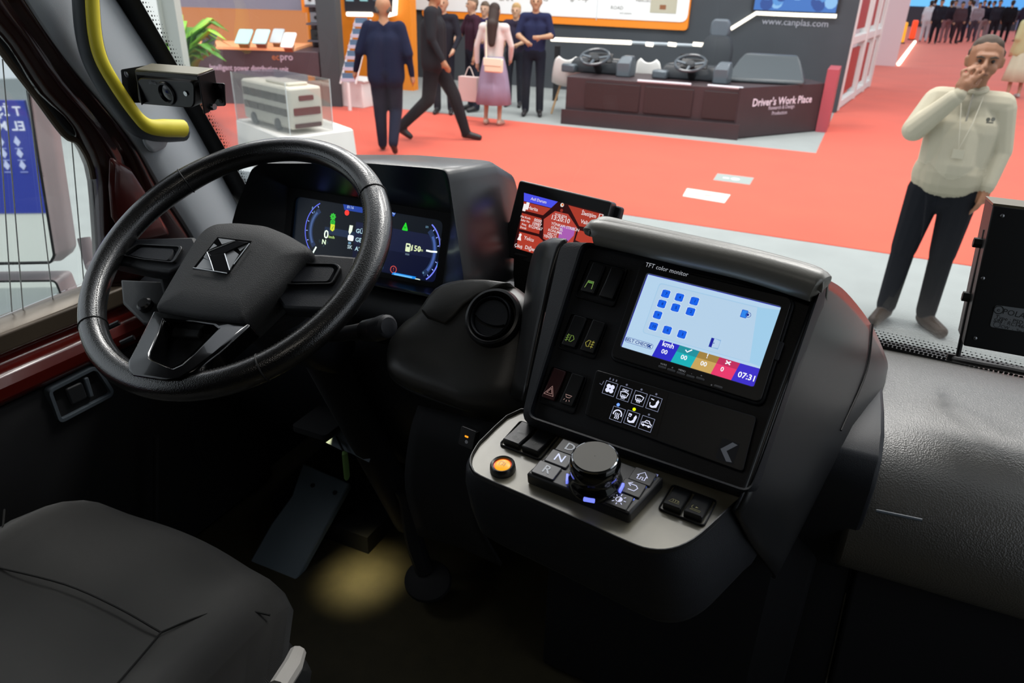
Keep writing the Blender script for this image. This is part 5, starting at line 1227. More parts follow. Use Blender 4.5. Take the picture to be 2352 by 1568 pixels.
# ---- display driver seat and white shell chairs
ds = thing('display_seat', 'grey high-backed driver seat displayed before the dark wall', 'seat', V(AY(1650, 80, 13.35).x, 13.35, 0))
S_ = AY(1650, 80, 13.35); S_.z = 0; DG = mat('display_seat_fabric', '#2c3238', .7); DG2 = mat('display_seat_edge', '#59636c', .5)
mesh('backrest', loft([[S_+V(x*k, y+dy, z) for x, y in [(-.25, -.06), (-.16, -.10), (.16, -.10), (.25, -.06), (.25, .06), (-.25, .06)]] for k, dy, z in [(.9, 0, .55), (1.05, .02, .75), (1.05, .05, 1.05), (.85, .09, 1.22), (.55, .11, 1.28)]]), DG, ds, bevel=.03)
mesh('headrest', loft([[S_+V(x*k, y+.12, z) for x, y in [(-.16, -.07), (.16, -.07), (.16, .06), (-.16, .06)]] for k, z in [(.8, 1.24), (1, 1.32), (.95, 1.46), (.7, 1.52)]]), DG2, ds, bevel=.03)
mesh('cushion', wbox(S_.x-.27, S_.x+.27, S_.y-.5, S_.y+.02, .42, .58), DG, ds, bevel=.05); mesh('armrest', wbox(S_.x+.27, S_.x+.34, S_.y-.35, S_.y, .68, .76), DG2, ds, bevel=.02)
mesh('pedestal', wbox(S_.x-.2, S_.x+.2, S_.y-.4, S_.y, 0, .42), BLACKM, ds, bevel=.02)
def shell_chair(label, P, rz):
    t = thing('shell_chair', label, 'chair', P, 'white shell chairs in the booth', rz=rz)
    W_ = mat('chair_white', '#f4f4f0', .4)
    R_ = []
    for (y, z, w) in [(-.24, .44, .20), (-.10, .43, .24), (.08, .43, .24), (.20, .50, .24), (.25, .64, .23), (.28, .80, .20), (.29, .86, .14)]: R_.append([V(x*w, y+abs(x)*-.02, z+abs(x)**2*.06) for x in (-1, -.5, 0, .5, 1)])
    mesh('shell', grid(R_, 3), W_, t, solid=.015, raw=True)
    for sx in (-1, 1):
        for sy in (-1, 1): mesh('leg', tube([V(.10*sx, .08*sy, .43), V(.22*sx, .22*sy, 0)], .016, 6), mat('chair_wood', '#b89468', .6), t, raw=True)
    return t
shell_chair('white shell chair with wooden legs beside the navy man', V(-4.60, 12.25, 0), math.radians(200))
shell_chair('white shell chair half hidden between the two demo cockpits', V(-3.25, 12.75, 0), math.radians(170))

# ---- white framed stands along the aisle
def post(x, y, w, h, m, name='post', parent=None): return mesh(name, wbox(x-w/2, x+w/2, y-w/2, y+w/2, 0, h), m, parent)
A_, B_ = V(-.40, 15.25, 0), V(.06, 19.9, 0); FP_ = Frame(A_, (B_-A_), (0, 0, 1)); LP_ = (B_-A_).length
fr_ = thing('aisle_partition', 'white framed aisle partition with dark red panels', 'partition', A_)
for a in (0, LP_*.42, LP_*.72, LP_-.2): mesh('post', prism(FP_, rect(a, a+.16, 0, 3), -.16, 0), WHITE, fr_, bevel=.02)
for z in (.02, 1.12): mesh('rail', prism(FP_, rect(.16, LP_-.2, z, z+.14), -.14, -.02), WHITE, fr_, bevel=.01)
for (a0_, a1_) in [(.2, LP_*.42), (LP_*.42+.18, LP_*.72), (LP_*.72+.18, LP_-.2)]:
    for (z0_, z1_) in [(.18, 1.1), (1.28, 2.4)]: mesh('red_panel', prism(FP_, rect(a0_+.12, a1_-.12, z0_+.08, z1_-.08), -.12, -.07), mat('panel_red', '#a8281c', .5), fr_)
E_ = AZ(2056, 153, 0); E2 = AZ(2100, 101, 0)
struct('wall_left_3', wbox(-3.5, E_.x, E_.y, E_.y+.3, 0, 3), PINK)
lb3 = thing('light_bar', 'floor-level white light bar at the foot of the pale aisle wall', 'light bar', E_)
mesh('tube', tube([V(E_.x+.08, E_.y+.1, .08), V(E2.x, E2.y, .08)], .07, 6), LAMP, lb3)
for i, (px_, c_, lab) in enumerate([((2068, 100), '#ffa820', 'orange glowing post by the far aisle'), ((2093, 92), '#ff4a20', 'red glowing post by the far aisle')]):
    P = AZ(*px_, 0); t = thing('glow_post', lab, 'light post', P); mesh('core', wbox(P.x-.12, P.x+.12, P.y-.1, P.y+.1, .05, .85), glow(c_, 1.2), t, bevel=.05); mesh('foot', wbox(P.x-.16, P.x+.16, P.y-.14, P.y+.14, 0, .05), BLACKM, t)
struct('wall_front_2', wbox(-20, 30, 60, 60.4, 0, 5), mat('far_wall', '#a8acc4', .7, vary=.2, vscale=.3))
for i, (x, w, c_) in enumerate([(1.2, 2.6, '#6fc4ff'), (5.2, 2.4, '#58a8f0'), (9.0, 2.6, '#9fd8ff'), (12, 2.0, '#6a5cf0')]):
    t = thing('far_screen', ['pale blue light screen far down the aisle', 'blue light screen above the far crowd', 'bright blue screen behind the far crowd', 'violet screen at the far right'][i], 'screen', V(x, 58, 0), 'light screens at the far end')
    mesh('panel', wbox(x, x+w, 57.6, 58, 1.2, 3.6), glow(c_, 1.1), t); mesh('stand', wbox(x+.1, x+w-.1, 57.7, 57.9, 0, 1.2), mat('stand_dark', '#3a3a44', .6), t)
# purple light object at the right edge
P = AZ(2352, 205, 0); t = thing('neon_sign', 'blue and violet glowing sign at the right edge', 'sign', P)
Fn = Frame(P+V(0, 0, .0), (1, 0, 0), (0, 0, 1)); c0 = Fn.px(2342, 170)
mesh('blue_lobe', prism(Fn, rpoly([Fn.px(2328, 158), Fn.px(2345, 156), Fn.px(2375, 160), Fn.px(2375, 182), Fn.px(2340, 180)], .05), -.1, 0), glow('#58b8ff', 1.3), t); mesh('violet_edge', prism(Fn, rpoly([Fn.px(2322, 165), Fn.px(2330, 162), Fn.px(2340, 182), Fn.px(2330, 182)], .03), -.08, .02), glow('#8a48f0', 1.2), t)
mesh('post', wbox(P.x+.1, P.x+.2, P.y, P.y+.1, 0, c0[1]), BLACKM, t)
# leaflets lying on the red carpet
for i, (q_, lab) in enumerate([([(1578, 432), (1678, 447), (1664, 466), (1568, 450)], 'white leaflet lying on the red carpet, the nearer one'), ([(1648, 398), (1732, 408), (1722, 424), (1638, 413)], 'grey-green leaflet lying on the red carpet, the farther one')]):
    P_ = [AZ(x, y, .008) for x, y in q_]; c_ = sum(P_, V(0, 0, 0))/4; t = thing('leaflet', lab, 'leaflet', V(c_.x, c_.y, .006)); Fl = Frame(V(c_.x, c_.y, .008), (P_[1]-P_[0]), (P_[0]-P_[3]))
    sh_ = mesh('sheet', prism(WF, [(p.x, p.y) for p in P_[::-1]], .006, .0085), mat('leaflet_%d' % i, ['#e6dcd6', '#96a09c'][i], .6), t)
    G = Graphic(Fl, .001, matte=True, step=2e-4); G.disc(.02, 0, .05, ['#c0a8a0', '#e4e4e0'][i]); G.rect(-.12, -.05, -.03, .02, ['#b89890', '#d8d8d4'][i]); G.build('print', sh_)

# ---- left booth: lit counter with tablets, dark tower, leaflet rack, orange wall
lc = thing('lit_counter', 'dark counter with an orange lit display shelf and white lettering', 'counter', V(-9, 10.3, 0))
Q0, Q1 = V(-11.2, 9.15, 0), V(-8.05, 10.55, 0)
dq = (Q1-Q0).normalized(); nq = V(dq.y, -dq.x, 0); FL = Frame(Q0, dq, (0, 0, 1))   # faces the bus
LL = (Q1-Q0).length
mesh('body', prism(FL, rect(-.6, FL.px(735, 150)[0]-.01, 0, .86), -1.2, 0), mat('lit_counter_front', '#4a3c42', .55), lc, bevel=.01)
a_l, b_t = FL.px(455, 114); print('counter top', b_t); a_r, _ = FL.px(675, 122)
mesh('shelf', prism(FL, rect(-.6, a_r, .86, .90), -1.2, .01), mat('shelf_peach', '#f0a878', .5, emit=.35), lc)
mesh('backlit_panel', prism(FL, rect(-.6, a_r-.06, .90, 1.45), -1.25, -1.15), glow('#e8935c', .75), lc)
mesh('upper_panel', prism(FL, rect(-.6, a_r-.08, 1.43, 2.4), -1.25, -1.1), mat('panel_greyblue', '#7c7f92', .5), lc)
mesh('orange_edge', prism(FL, rect(a_r-.10, a_r+.02, 1.40, 2.4), -1.25, -1.08), ORANGE, lc)
G = Graphic(FL, .004, matte=True, step=4e-4)
a, b = FL.px(572, 157); tx_, _f = text2d('Intelligent power distribution unit', 1.0, bold=.02); G.text('Intelligent power distribution unit', a, b, .12, '#c8bcd0', bold=.02, sx=(FL.px(662, 157)[0]-FL.px(482, 157)[0])/((max(q[0] for q in tx_)-min(q[0] for q in tx_))*.12)); a, b = FL.px(658, 131); G.text('pro', a, b, .15, '#b8a8b8', bold=.02); a, b = FL.px(633, 131); G.text('ec', a, b, .14, '#a86848', bold=.02)
G.build('lettering', lc)
for i, (x, y, c_, lab) in enumerate([(478, 92, '#2a2c28', 'dark tray on the lit counter, nearest the plant'), (557, 86, '#a8dcd8', 'pale teal panel on the lit counter, left one'), (597, 86, '#b4e0e0', 'pale teal panel on the lit counter, right one'), (634, 84, '#c4ccd0', 'small grey box on the lit counter'), (660, 95, '#f4f6f0', 'white bright device at the end of the lit counter')]):
    d_ = -.55; n_c = FL.n; P_ = AZ(x, y+16, .96)
    t = thing('tablet_display', lab, 'display device', P_); Fk = Frame(P_, dq, (-nq*.75+V(0, 0, .66)))
    w_ = .13 if i in (1, 2) else .11
    mesh('plate', prism(Fk, rpoly([(-w_, 0), (w_*.75, 0), (w_, .30), (-w_*.75, .30)], .03), 0, .025), mat('device_%d' % i, c_, .4, emit=.25 if i in (1, 2) else 0), t, bevel=.006); mesh('foot', prism(Fk, rect(-w_*.6, w_*.6, .02, .14), -.10, 0), mat('device_foot', '#8a6a50', .6), t)
tw_ = thing('dark_tower', 'tall dark grey display tower beside the lit counter', 'display tower', V(-7.9, 10.7, 0))
mesh('body', prism(FL, rect(FL.px(736, 150)[0], FL.px(780, 150)[0], 0, 2.6), -.4, .02), mat('tower_grey', '#3c4448', .6), tw_, bevel=.01)
un = thing('device_shelf', 'dark shelf unit of small equipment behind the lit counter', 'shelf', FL.w(a_r+.3, 0, -.9))
mesh('back', prism(FL, rect(a_r+.04, LL-.15, .87, 2.3), -1.2, -1.05), mat('shelf_dark', '#46424c', .6), un)
for z in (.95, 1.22, 1.5): mesh('board', prism(FL, rect(a_r+.04, LL-.15, z, z+.03), -1.05, -.75), mat('shelf_board', '#5c5862', .6), un)
for (a, z, c_, lab) in [(a_r+.18, .98, '#2a2c30', 'black box on the lowest shelf'), (a_r+.2, 1.25, '#8a8c94', 'grey device on the middle shelf'), (a_r+.5, 1.25, '#33353a', 'dark device on the middle shelf'), (a_r+.12, 1.53, '#d8dce0', 'white device on the top shelf'), (a_r+.45, 1.53, '#58c8c0', 'teal bottle-shaped device on the top shelf')]:
    t = thing('shelf_device', lab, 'device', FL.w(a, z, -.9)); mesh('case', prism(FL, rect(a-.1, a+.1, z, z+.17), -1.0, -.82), mat('dev_'+c_, c_, .5), t, bevel=.015); mesh('knob', lathe(FL.at(a, z+.09, -.82), [(.03, 0), (.03, .02), (.001, .025)], 10), BLACKM, t)
struct('wall_front_3', wbox(AY(700, 60, 13).x, AY(944, 60, 13).x, 13.0, 13.2, 0, 3), ORANGE)
FO = Frame((0, 13.0, 0), (1, 0, 0), (0, 0, 1))
os_ = thing('wall_monitor', 'dark wall monitor framed by warm light tubes on the orange wall', 'screen', FO.w(*FO.px(840, 20), 0))
m0, m1 = FO.px(797, 34), FO.px(912, 38)
mesh('screen', prism(FO, rect(m0[0], m1[0], m0[1]+.06, 2.6), .005, .06), mat('wall_monitor', '#30343c', .3), os_)
G = Graphic(FO, .065, k=1.0, step=5e-4)
for (x, c_) in [(808, '#9fd0e0'), (840, '#a8e4e8'), (870, '#58646c')]: a, b = FO.px(x, 0); G.rect(a-.09, a+.09, b-.02, b+.2, c_, .8)
G.build('picture', os_)
mesh('light_tube', tube([FO.w(*FO.px(803, 32), .08), FO.w(*FO.px(860, 33), .08)], .04, 8), LAMP, os_); mesh('light_tube', tube([FO.w(*FO.px(897, 33), .08), FO.w(*FO.px(912, 32), .08), FO.w(*FO.px(916, -40), .08)], .05, 8), LAMP, os_)
rk = thing('leaflet_rack', 'narrow white leaflet rack with stepped pockets', 'rack', FL.w(LL+.55, 0, -.1))
FR = Frame(hit(812, 120, V(-7.1, 10.35, 0), V(0, 1, 0)), (1, 0, 0), (0, 0, 1)); zb_ = -FR.c.z
r0 = FR.px(780, 190); r1 = FR.px(830, 48)
for sx in (0, 1):
    A_ = FR.w(*FR.px(782+sx*35, 192), 0); B_ = FR.w(*FR.px(796+sx*34, 46), -.25); mesh('side_rail', tube([A_, B_], .018, 6), WHITE, rk)
for k in range(6):
    y_ = 62+k*25; L0 = FR.w(*FR.px(794-k*2.5, y_), -.2+k*.04); R0_ = FR.w(*FR.px(827-k*2.5, y_+1), -.2+k*.04)
    pk = mesh('pocket', loft([[L0, R0_, R0_+V(0, .05, 0), L0+V(0, .05, 0)], [L0+V(0, 0, .05), R0_+V(0, 0, .05), R0_+V(0, .05, .05), L0+V(0, .05, .05)]]), mat('rack_lilac', '#c4c4d4', .5), rk)
    mesh('leaflets', loft([[L0+V(.03, .01, .04), R0_+V(-.03, .01, .04), R0_+V(-.03, .04, .04), L0+V(.03, .04, .04)], [L0+V(.03, .02, .13), R0_+V(-.03, .02, .13), R0_+V(-.03, .05, .13), L0+V(.03, .05, .13)]]), mat('leaflet_blue', ['#52708c', '#6a849c', '#445c80', '#7890a8', '#5a78a0', '#40588c'][k], .5), pk)
mesh('stand', tube([FR.w(*FR.px(800, 190), 0), V(FR.w(*FR.px(800, 190), 0).x, FR.c.y, 0)], .03, 6), WHITE, rk)
wb = thing('white_box', 'white square plinth on the pale floor by the leaflet rack', 'plinth', AZ(810, 246, 0))
P = AZ(805, 247, 0); mesh('block', wbox(P.x-.30, P.x+.26, P.y, P.y+.5, 0, .42), WHITE, wb, bevel=.02); mesh('lid', wbox(P.x-.31, P.x+.30, P.y-.01, P.y+.51, .42, .45), WHITE, wb, bevel=.005)
ball = thing('bronze_ball', 'round bronze ball-shaped object beside the white plinth', 'ball', AZ(828, 238, 0)); P = AZ(828, 238, 0)
mesh('ball', sphere(P+V(.06, -.2, .18), .17), mat('bronze', '#7c6a50', .35, metal=.5), ball); mesh('highlight_cap', sphere(P+V(.17, -.32, .20), .07, 12, 8), mat('highlight_white', '#d8dcd8', .3), ball)  # small white sphere put in as the ball's highlight

# ---- white monitor and plant by the pillar
ms = thing('standing_monitor', 'bright white standing monitor seen beside the pillar', 'monitor', AZ(330, 400, 0))
Fmo = Frame(AY(340, 30, 4.6), (1, .12, 0), (0, 0, 1)); q0 = Fmo.px(374, 90); q1 = Fmo.px(250, -60)
mesh('screen', prism(Fmo, rrect(q1[0], q0[0], q0[1], q0[1]+.9, .03), 0, .01), glow('#f2f8f6', 1.0), ms); mesh('frame', prism(Fmo, rrect(q1[0]-.04, q0[0]+.02, q0[1]-.03, q0[1]+.94, .03), -.06, 0), mat('frame_pale', '#a8aca4', .5), ms)
mesh('column', prism(Fmo, rect(q0[0]+.02, q0[0]+.14, -Fmo.c.z, q0[1]+.9), -.10, -.03), mat('column_pale', '#b0b4ac', .6), ms); mesh('foot', prism(Fmo, rect(q1[0], q0[0]+.2, -Fmo.c.z, -Fmo.c.z+.04), -.3, .2), mat('column_pale', '#b0b4ac', .6), ms)
pt = thing('potted_plant', 'leafy green potted plant beside the lit counter', 'plant', AZ(430, 290, 0)); P = AZ(440, 300, 0)
LG = [mat('leaf_%d' % i, c_, .5) for i, c_ in enumerate(['#4f8a24', '#7fbe34', '#a0dc48', '#3a7020'])]
mesh('pot', lathe(Frame(P, (1, 0, 0), (0, 1, 0)), [(.16, 0), (.2, .35), (.21, .4), (.18, .4), (.16, .36)], 16), mat('pot_brown', '#6a5038', .6), pt)
Pc = P+V(0, 0, .4); ptop = hit(430, 60, P, V(0, 1, 0)).z
for i in range(64):
    a = random.random()*6.28; e = random.random(); h0_ = random.random()*(ptop-.9); L_ = .40+.40*random.random(); d_ = V(math.cos(a), math.sin(a), 0); b0 = Pc+V(0, 0, h0_)
    pts = [b0, b0+d_*L_*.3+V(0, 0, L_*(.5+.3*e)), b0+d_*L_*.65+V(0, 0, L_*(.65+.4*e)), b0+d_*L_*.9+V(0, 0, L_*(.5+.4*e))]
    sd = V(-d_.y, d_.x, 0); ws_ = [.02, .09, .08, .004]
    mesh('leaf', ([p+sd*w_ for p, w_ in zip(pts, ws_)]+[p-sd*w_ for p, w_ in zip(pts, ws_)], [(k, k+1, k+5, k+4) for k in range(3)]), LG[i % 4], pt, solid=.003)
mesh('stem', tube([Pc-V(0, 0, .05), Pc+V(0, 0, ptop-.6)], .02, 6), LG[3], pt)
# small pale kiosk glimpsed between the pillar and the cluster
kk_ = thing('pale_kiosk', 'pale kiosk panel with small dark print seen past the pillar foot', 'kiosk', AZ(560, 620, 0))
Fkk = Frame(AY(555, 430, 3.0), (1, .15, 0), (0, 0, 1)); mesh('panel', prism(Fkk, rrect(-.35, .16, -Fkk.c.z, .09, .02), -.1, 0), mat('kiosk_pale', '#c4ccce', .5), kk_)
G = Graphic(Fkk, .003, matte=True); a, b = Fkk.px(556, 412); G.text('dm', a, b, .04, '#3c4448'); G.ring(a-.035, b, .014, .004, '#3c4448'); G.build('print', kk_)

# ---- model bus in a glass case on a draped table
tbz = .80
T_ = [AZ(x, y, tbz) for x, y in [(545, 274), (655, 318), (808, 296), (700, 258)]]
tc_ = sum(T_, V(0, 0, 0))/4
tt = thing('draped_table', 'small table under a white cloth carrying the model bus', 'table', V(tc_.x, tc_.y, 0))
mesh('top', loft([[V(p.x, p.y, z) for p in T_] for z in (tbz-.03, tbz-.002)]), WHITE, tt)
for p in T_:
    q_ = p.lerp(tc_, .12); mesh('leg', wbox(q_.x-.02, q_.x+.02, q_.y-.02, q_.y+.02, 0, tbz-.03), STEEL, tt)
cl_ = thing('tablecloth', 'white cloth hanging to the floor around the model bus table', 'tablecloth', V(tc_.x, tc_.y, 0))
CLOTH = mat('white_cloth', '#e6e4de', .85, bump=.1, bscale=30)
loops = []
for k, z in [(0.0, tbz+.004), (.98, tbz+.004), (1.02, tbz-.01), (1.05, tbz-.3), (1.14, .02)]:
    L_ = []
    for i in range(4):
        A_, B_ = T_[i], T_[(i+1) % 4]
        for j in range(10):
            t = j/10; p = A_.lerp(B_, t); w_ = 1+(.02*math.sin(j*2.4+i) if z < tbz-.1 else 0); L_.append(V(tc_.x+(p.x-tc_.x)*max(k, .01)*w_, tc_.y+(p.y-tc_.y)*max(k, .01)*w_, z))
    loops.append(L_)
mesh('cloth', loft(loops, False), CLOTH, cl_, solid=.004)
# model bus: axis along the view of its flank
zbm = tbz+.01
bA = AZ(672, 308, zbm); bB = AZ(758, 297, zbm); bC = AZ(620, 274, zbm)
ux = (bB-bA).normalized(); uy = (bC-bA).normalized(); uy = (uy-ux*uy.dot(ux)).normalized(); wbus = (bB-bA).length*.86; lbus = (bC-bA).length*1.05
FBm = Frame(bA+V(0, 0, 0), ux, uy)
mb = thing('model_bus', 'white and maroon scale model of a double-deck bus', 'model bus', bA+ux*wbus/2+uy*lbus/2)
MW = mat('model_cream', '#e4e0d0', .4); MR = mat('model_maroon', '#7c1e1a', .4); MD = mat('model_window', '#4a3c28', .25)
Hb = .36
mesh('body', prism(FBm, rrect(0, wbus, 0, lbus, .03), .03, Hb), MW, mb, bevel=.02)
Fr = Frame(FBm.w(0, 0, 0), ux, (0, 0, 1))
mesh('rear_band', prism(Fr, rrect(.03, wbus-.03, .14, .20, .01), .0, .008), MR, mb); mesh('rear_window', prism(Fr, rrect(wbus*.28, wbus*.72, .255, .295, .01), 0, .008), MR, mb); mesh('rear_skirt', prism(Fr, rrect(.03, wbus-.03, .04, .075, .01), 0, .008), mat('model_plum', '#5c3430', .4), mb)
Fs_ = Frame(FBm.w(0, lbus, 0), -uy, (0, 0, 1))
for (z0_, z1_) in [(.235, .30), (.13, .19)]:
    for k in range(6): mesh('side_window', prism(Fs_, rrect(.04+k*(lbus-.08)/6, .04+(k+1)*(lbus-.08)/6-.012, z0_, z1_, .008), 0, .006), MD, mb)
for a in (.18, lbus-.22): mesh('wheel', lathe(Frame(Fs_.w(a, .05, -.005), Fs_.u, Fs_.v), [(.05, -.02), (.05, .012), (.02, .016), (.001, .016)], 18), RUB, mb)
mesh('roof_pod', prism(FBm, rrect(.06, wbus-.06, .1, lbus*.6, .02), Hb, Hb+.025), MW, mb, bevel=.01)
gc = thing('glass_case', 'clear box cover over the model bus', 'display case', bA+ux*wbus/2+uy*lbus/2)
CASE = glass('case_glass', (.97, .97, .97), .10)
m_ = .05; x0_, x1_, y0_, y1_ = -m_, wbus+m_, -m_, lbus+m_
for nm_, pts in [('pane', [(x0_, y0_), (x1_, y0_)]), ('pane', [(x1_, y0_), (x1_, y1_)]), ('pane', [(x1_, y1_), (x0_, y1_)]), ('pane', [(x0_, y1_), (x0_, y0_)])]:
    A_, B_ = FBm.w(*pts[0], .0), FBm.w(*pts[1], .0); d_ = (B_-A_).normalized(); n__ = V(-d_.y, d_.x, 0)*.004; mesh('pane', loft([[A_+V(0, 0, z), B_+V(0, 0, z), B_+n__+V(0, 0, z), A_+n__+V(0, 0, z)] for z in (0, Hb+.05)]), CASE, gc)
mesh('top_pane', prism(FBm, rect(x0_, x1_, y0_, y1_), Hb+.05, Hb+.054), CASE, gc)
for (a, b) in [(x0_, y0_), (x1_, y0_), (x0_, y1_)]: mesh('edge', tube([FBm.w(a, b, 0), FBm.w(a, b, Hb+.054)], .003, 6), mat('case_edge', '#dfe6e6', .3), gc)

# ================================================================== people
def capsule(p, r, q, s, seg=12, rings=4):
    """closed tapered capsule"""
    p, q = Vector(p), Vector(q); d = q-p; L = d.length
    t = d.normalized() if L > 1e-6 else V(0, 0, 1); n = t.orthogonal().normalized(); b = t.cross(n); loops = []
    for i in range(1, rings+1):
        a = math.pi/2*(1-i/rings); loops.append((p-t*(r*math.sin(a)), r*math.cos(a)))
    for i in range(rings):
        a = math.pi/2*(i/rings); loops.append((q+t*(s*math.sin(a)), s*math.cos(a)))
    vs = [p-t*r]; fs = []
    for c, rr in loops:
        for k in range(seg): a = 2*math.pi*k/seg; vs.append(c+n*(rr*math.cos(a))+b*(rr*math.sin(a)))
    vs.append(q+t*s); m = len(loops)
    for k in range(seg): fs.append((0, 1+(k+1) % seg, 1+k))
    for j in range(m-1):
        for k in range(seg): l = (k+1) % seg; fs.append((1+j*seg+k, 1+j*seg+l, 1+(j+1)*seg+l, 1+(j+1)*seg+k))
    e = len(vs)-1
    for k in range(seg): fs.append((e, 1+(m-1)*seg+k, 1+(m-1)*seg+(k+1) % seg))
    return vs, fs
def skin_mesh(name, bones, mats, parent, voxel=.014, smoothn=6, fac=.5):
    """bones: (p, r, q, s, material index); one continuous surface"""
    vs, fs = join(*[capsule(*b[:4]) for b in bones])
    me = bpy.data.meshes.new('tmp'); me.from_pydata([tuple(v) for v in vs], [], fs)
    o = bpy.data.objects.new('tmp', me); COL.objects.link(o)
    r = o.modifiers.new('r', 'REMESH'); r.mode = 'VOXEL'; r.voxel_size = voxel; r.use_smooth_shade = True
    s = o.modifiers.new('s', 'SMOOTH'); s.factor = fac; s.iterations = smoothn
    dg = bpy.context.evaluated_depsgraph_get(); ev = o.evaluated_get(dg); nm_ = bpy.data.meshes.new_from_object(ev)
    bpy.data.objects.remove(o); bpy.data.meshes.remove(me)
    nm_.name = name; n = len(nm_.polygons); co = np.zeros(n*3); nm_.polygons.foreach_get('center', co); co = co.reshape(-1, 3)
    best = np.full(n, 1e9); mi = np.zeros(n, int)
    for b in bones:
        p, q = np.array(b[0]), np.array(b[2]); d = q-p; L = max(1e-9, d@d); t = np.clip(((co-p)@d)/L, 0, 1)
        dist = np.linalg.norm(co-(p+t[:, None]*d), axis=1)-(b[1]+(b[3]-b[1])*t); k = dist < best; best[k] = dist[k]; mi[k] = b[4]
    nm_.materials.clear()
    for m in mats: nm_.materials.append(m)
    nm_.polygons.foreach_set('material_index', mi.astype(np.int32)); nm_.polygons.foreach_set('use_smooth', np.ones(n, bool)); nm_.update()
    ob = bpy.data.objects.new(name, nm_); COL.objects.link(ob); ob.parent = parent; ORG[ob] = V(0, 0, 0)
    return ob
J0 = dict(pel=(0, 0, .96), hipL=(-.095, 0, .92), hipR=(.095, 0, .92), kneeL=(-.105, .02, .50), kneeR=(.105, .02, .50), ankL=(-.11, -.03, .09), ankR=(.11, -.03, .09), toeL=(-.13, .13, .035), toeR=(.13, .13, .035),
          chest=(0, 0, 1.27), neck=(0, -.01, 1.47), head=(0, .015, 1.625), shL=(-.175, 0, 1.42), shR=(.175, 0, 1.42), elL=(-.235, -.03, 1.14), elR=(.235, -.03, 1.14), wrL=(-.235, .06, .90), wrR=(.235, .06, .90))
def person(label, P, face, cols, pose={}, h=1.75, voxel=.016, hair='short', skirt=False, jacket=False, group=None, sleeves=True, belly=0., slim=1., look=0.):
    """face = heading of the chest in degrees (0 looks along +y)"""
    t = thing('person', label, 'person', P, group, rz=math.radians(face))
    k = h/1.75; J = {a: Vector(b) for a, b in {**J0, **pose}.items()}
    for a in J: J[a] = J[a]*k
    sk, top, bot, sho, hr = cols
    mats = [mat('skin_'+sk, sk, .55), mat('cloth_'+top, top, .9, spec=.15, bump=.4, bscale=25), mat('cloth_'+bot, bot, .9, spec=.15, bump=.4, bscale=25), mat('shoe_'+sho, sho, .45)]
    B = []
    def add(p, r, q, s, m): B.append((tuple(p), r*k, tuple(q), s*k, m))
    dn_, up_ = J['pel'], J['chest']; sh = (J['shR']-J['shL']).normalized()
    for sx in (-1, 1):
        add(dn_+sh*sx*.055*slim*k, .105*slim, up_+sh*sx*.075*slim*k, .105*slim, 1); add(up_+sh*sx*.07*slim*k, .10*slim, J['neck']+sh*sx*.06*k-V(0, 0, .09*k), .075, 1)
        add(dn_+sh*sx*.05*k-V(0, 0, .03*k), .11*slim, dn_+sh*sx*.06*k-V(0, 0, .06*k), .105*slim, 2)
    if belly: add(dn_+V(0, .05*k, .08*k), .11+belly, up_+V(0, .03*k, -.06*k), .10+belly*.6, 1)
    add(J['shL'], .068, J['shR'], .068, 1)
    add(J['neck']-V(0, 0, .04*k), .055, J['head']-V(0, 0, .06*k), .052, 0)
    hd = J['head']; lk = Vector((math.sin(-look), math.cos(look), 0))
    add(hd+V(0, 0, .035*k)-lk*.012*k, .088, hd-V(0, 0, .02*k)-lk*.005*k, .080, 0); add(hd-V(0, 0, .03*k)+lk*.018*k, .066, hd-V(0, 0, .085*k)+lk*.040*k, .040, 0)
    add(hd+lk*.085*k+V(0, 0, .005*k), .012, hd+lk*.10*k-V(0, 0, .022*k), .016, 0)
    sd = Vector((lk.y, -lk.x, 0))
    for sx in (-1, 1): add(hd+sd*sx*.085*k+V(0, 0, .012*k), .014, hd+sd*sx*.085*k-V(0, 0, .018*k), .012, 0)
    for S in 'LR':
        add(J['sh'+S], .066*slim, J['el'+S], .050*slim, 1); add(J['el'+S], .046, J['wr'+S], .033 if not sleeves else .037, 1 if sleeves else 0)
        d = (J['wr'+S]-J['el'+S]).normalized(); w = J['wr'+S]; sx = -1 if S == 'L' else 1
        lat = d.cross(V(1, 0, 0)*1.0); lat = lat.normalized() if lat.length > .1 else V(0, 1, 0)
        add(w, .028, w+d*.075*k, .034, 0)
        for f_, (o_, ln) in enumerate([(-.028, .062), (-.010, .075), (.010, .07), (.027, .055)]):
            b0 = w+d*.085*k+lat*o_*k; add(b0, .0105, b0+d*ln*k+V(-sx*.018*k, 0, 0), .009, 0)
        add(w+d*.03*k+lat*.03*k, .012, w+d*.085*k+lat*.062*k, .010, 0)
        if skirt:
            add(J['knee'+S], .050, J['ank'+S], .034, 0)
        else:
            add(J['hip'+S], .088*slim, J['knee'+S], .066*slim, 2); add(J['knee'+S], .066*slim, J['ank'+S], .060, 2)
        a_ = J['ank'+S]; to = J['toe'+S]
        add(a_-V(0, 0, .02*k), .043, to, .038, 3); add(a_-V(0, 0, .045*k)-(to-a_).normalized()*.02*k, .040, to, .036, 3)
    if jacket:
        for sx in (-1, 1): add(up_+sh*sx*.06*slim*k, .125*slim**.5, dn_+sh*sx*.07*slim*k-V(0, 0, .07*k), .125*slim**.5, 1)
    ob = skin_mesh('body', B, mats, t, voxel)
    hm = mat('hair_'+hr, hr, .7, bump=.5, bscale=120)
    H = [(tuple(hd+V(0, 0, .05*k)-lk*.018*k), .088*k, tuple(hd+V(0, 0, .03*k)-lk*.03*k), .084*k, 0), (tuple(hd+V(0, 0, .085*k)+lk*.02*k), .052*k, tuple(hd+V(0, 0, .08*k)-lk*.04*k), .06*k, 0)]
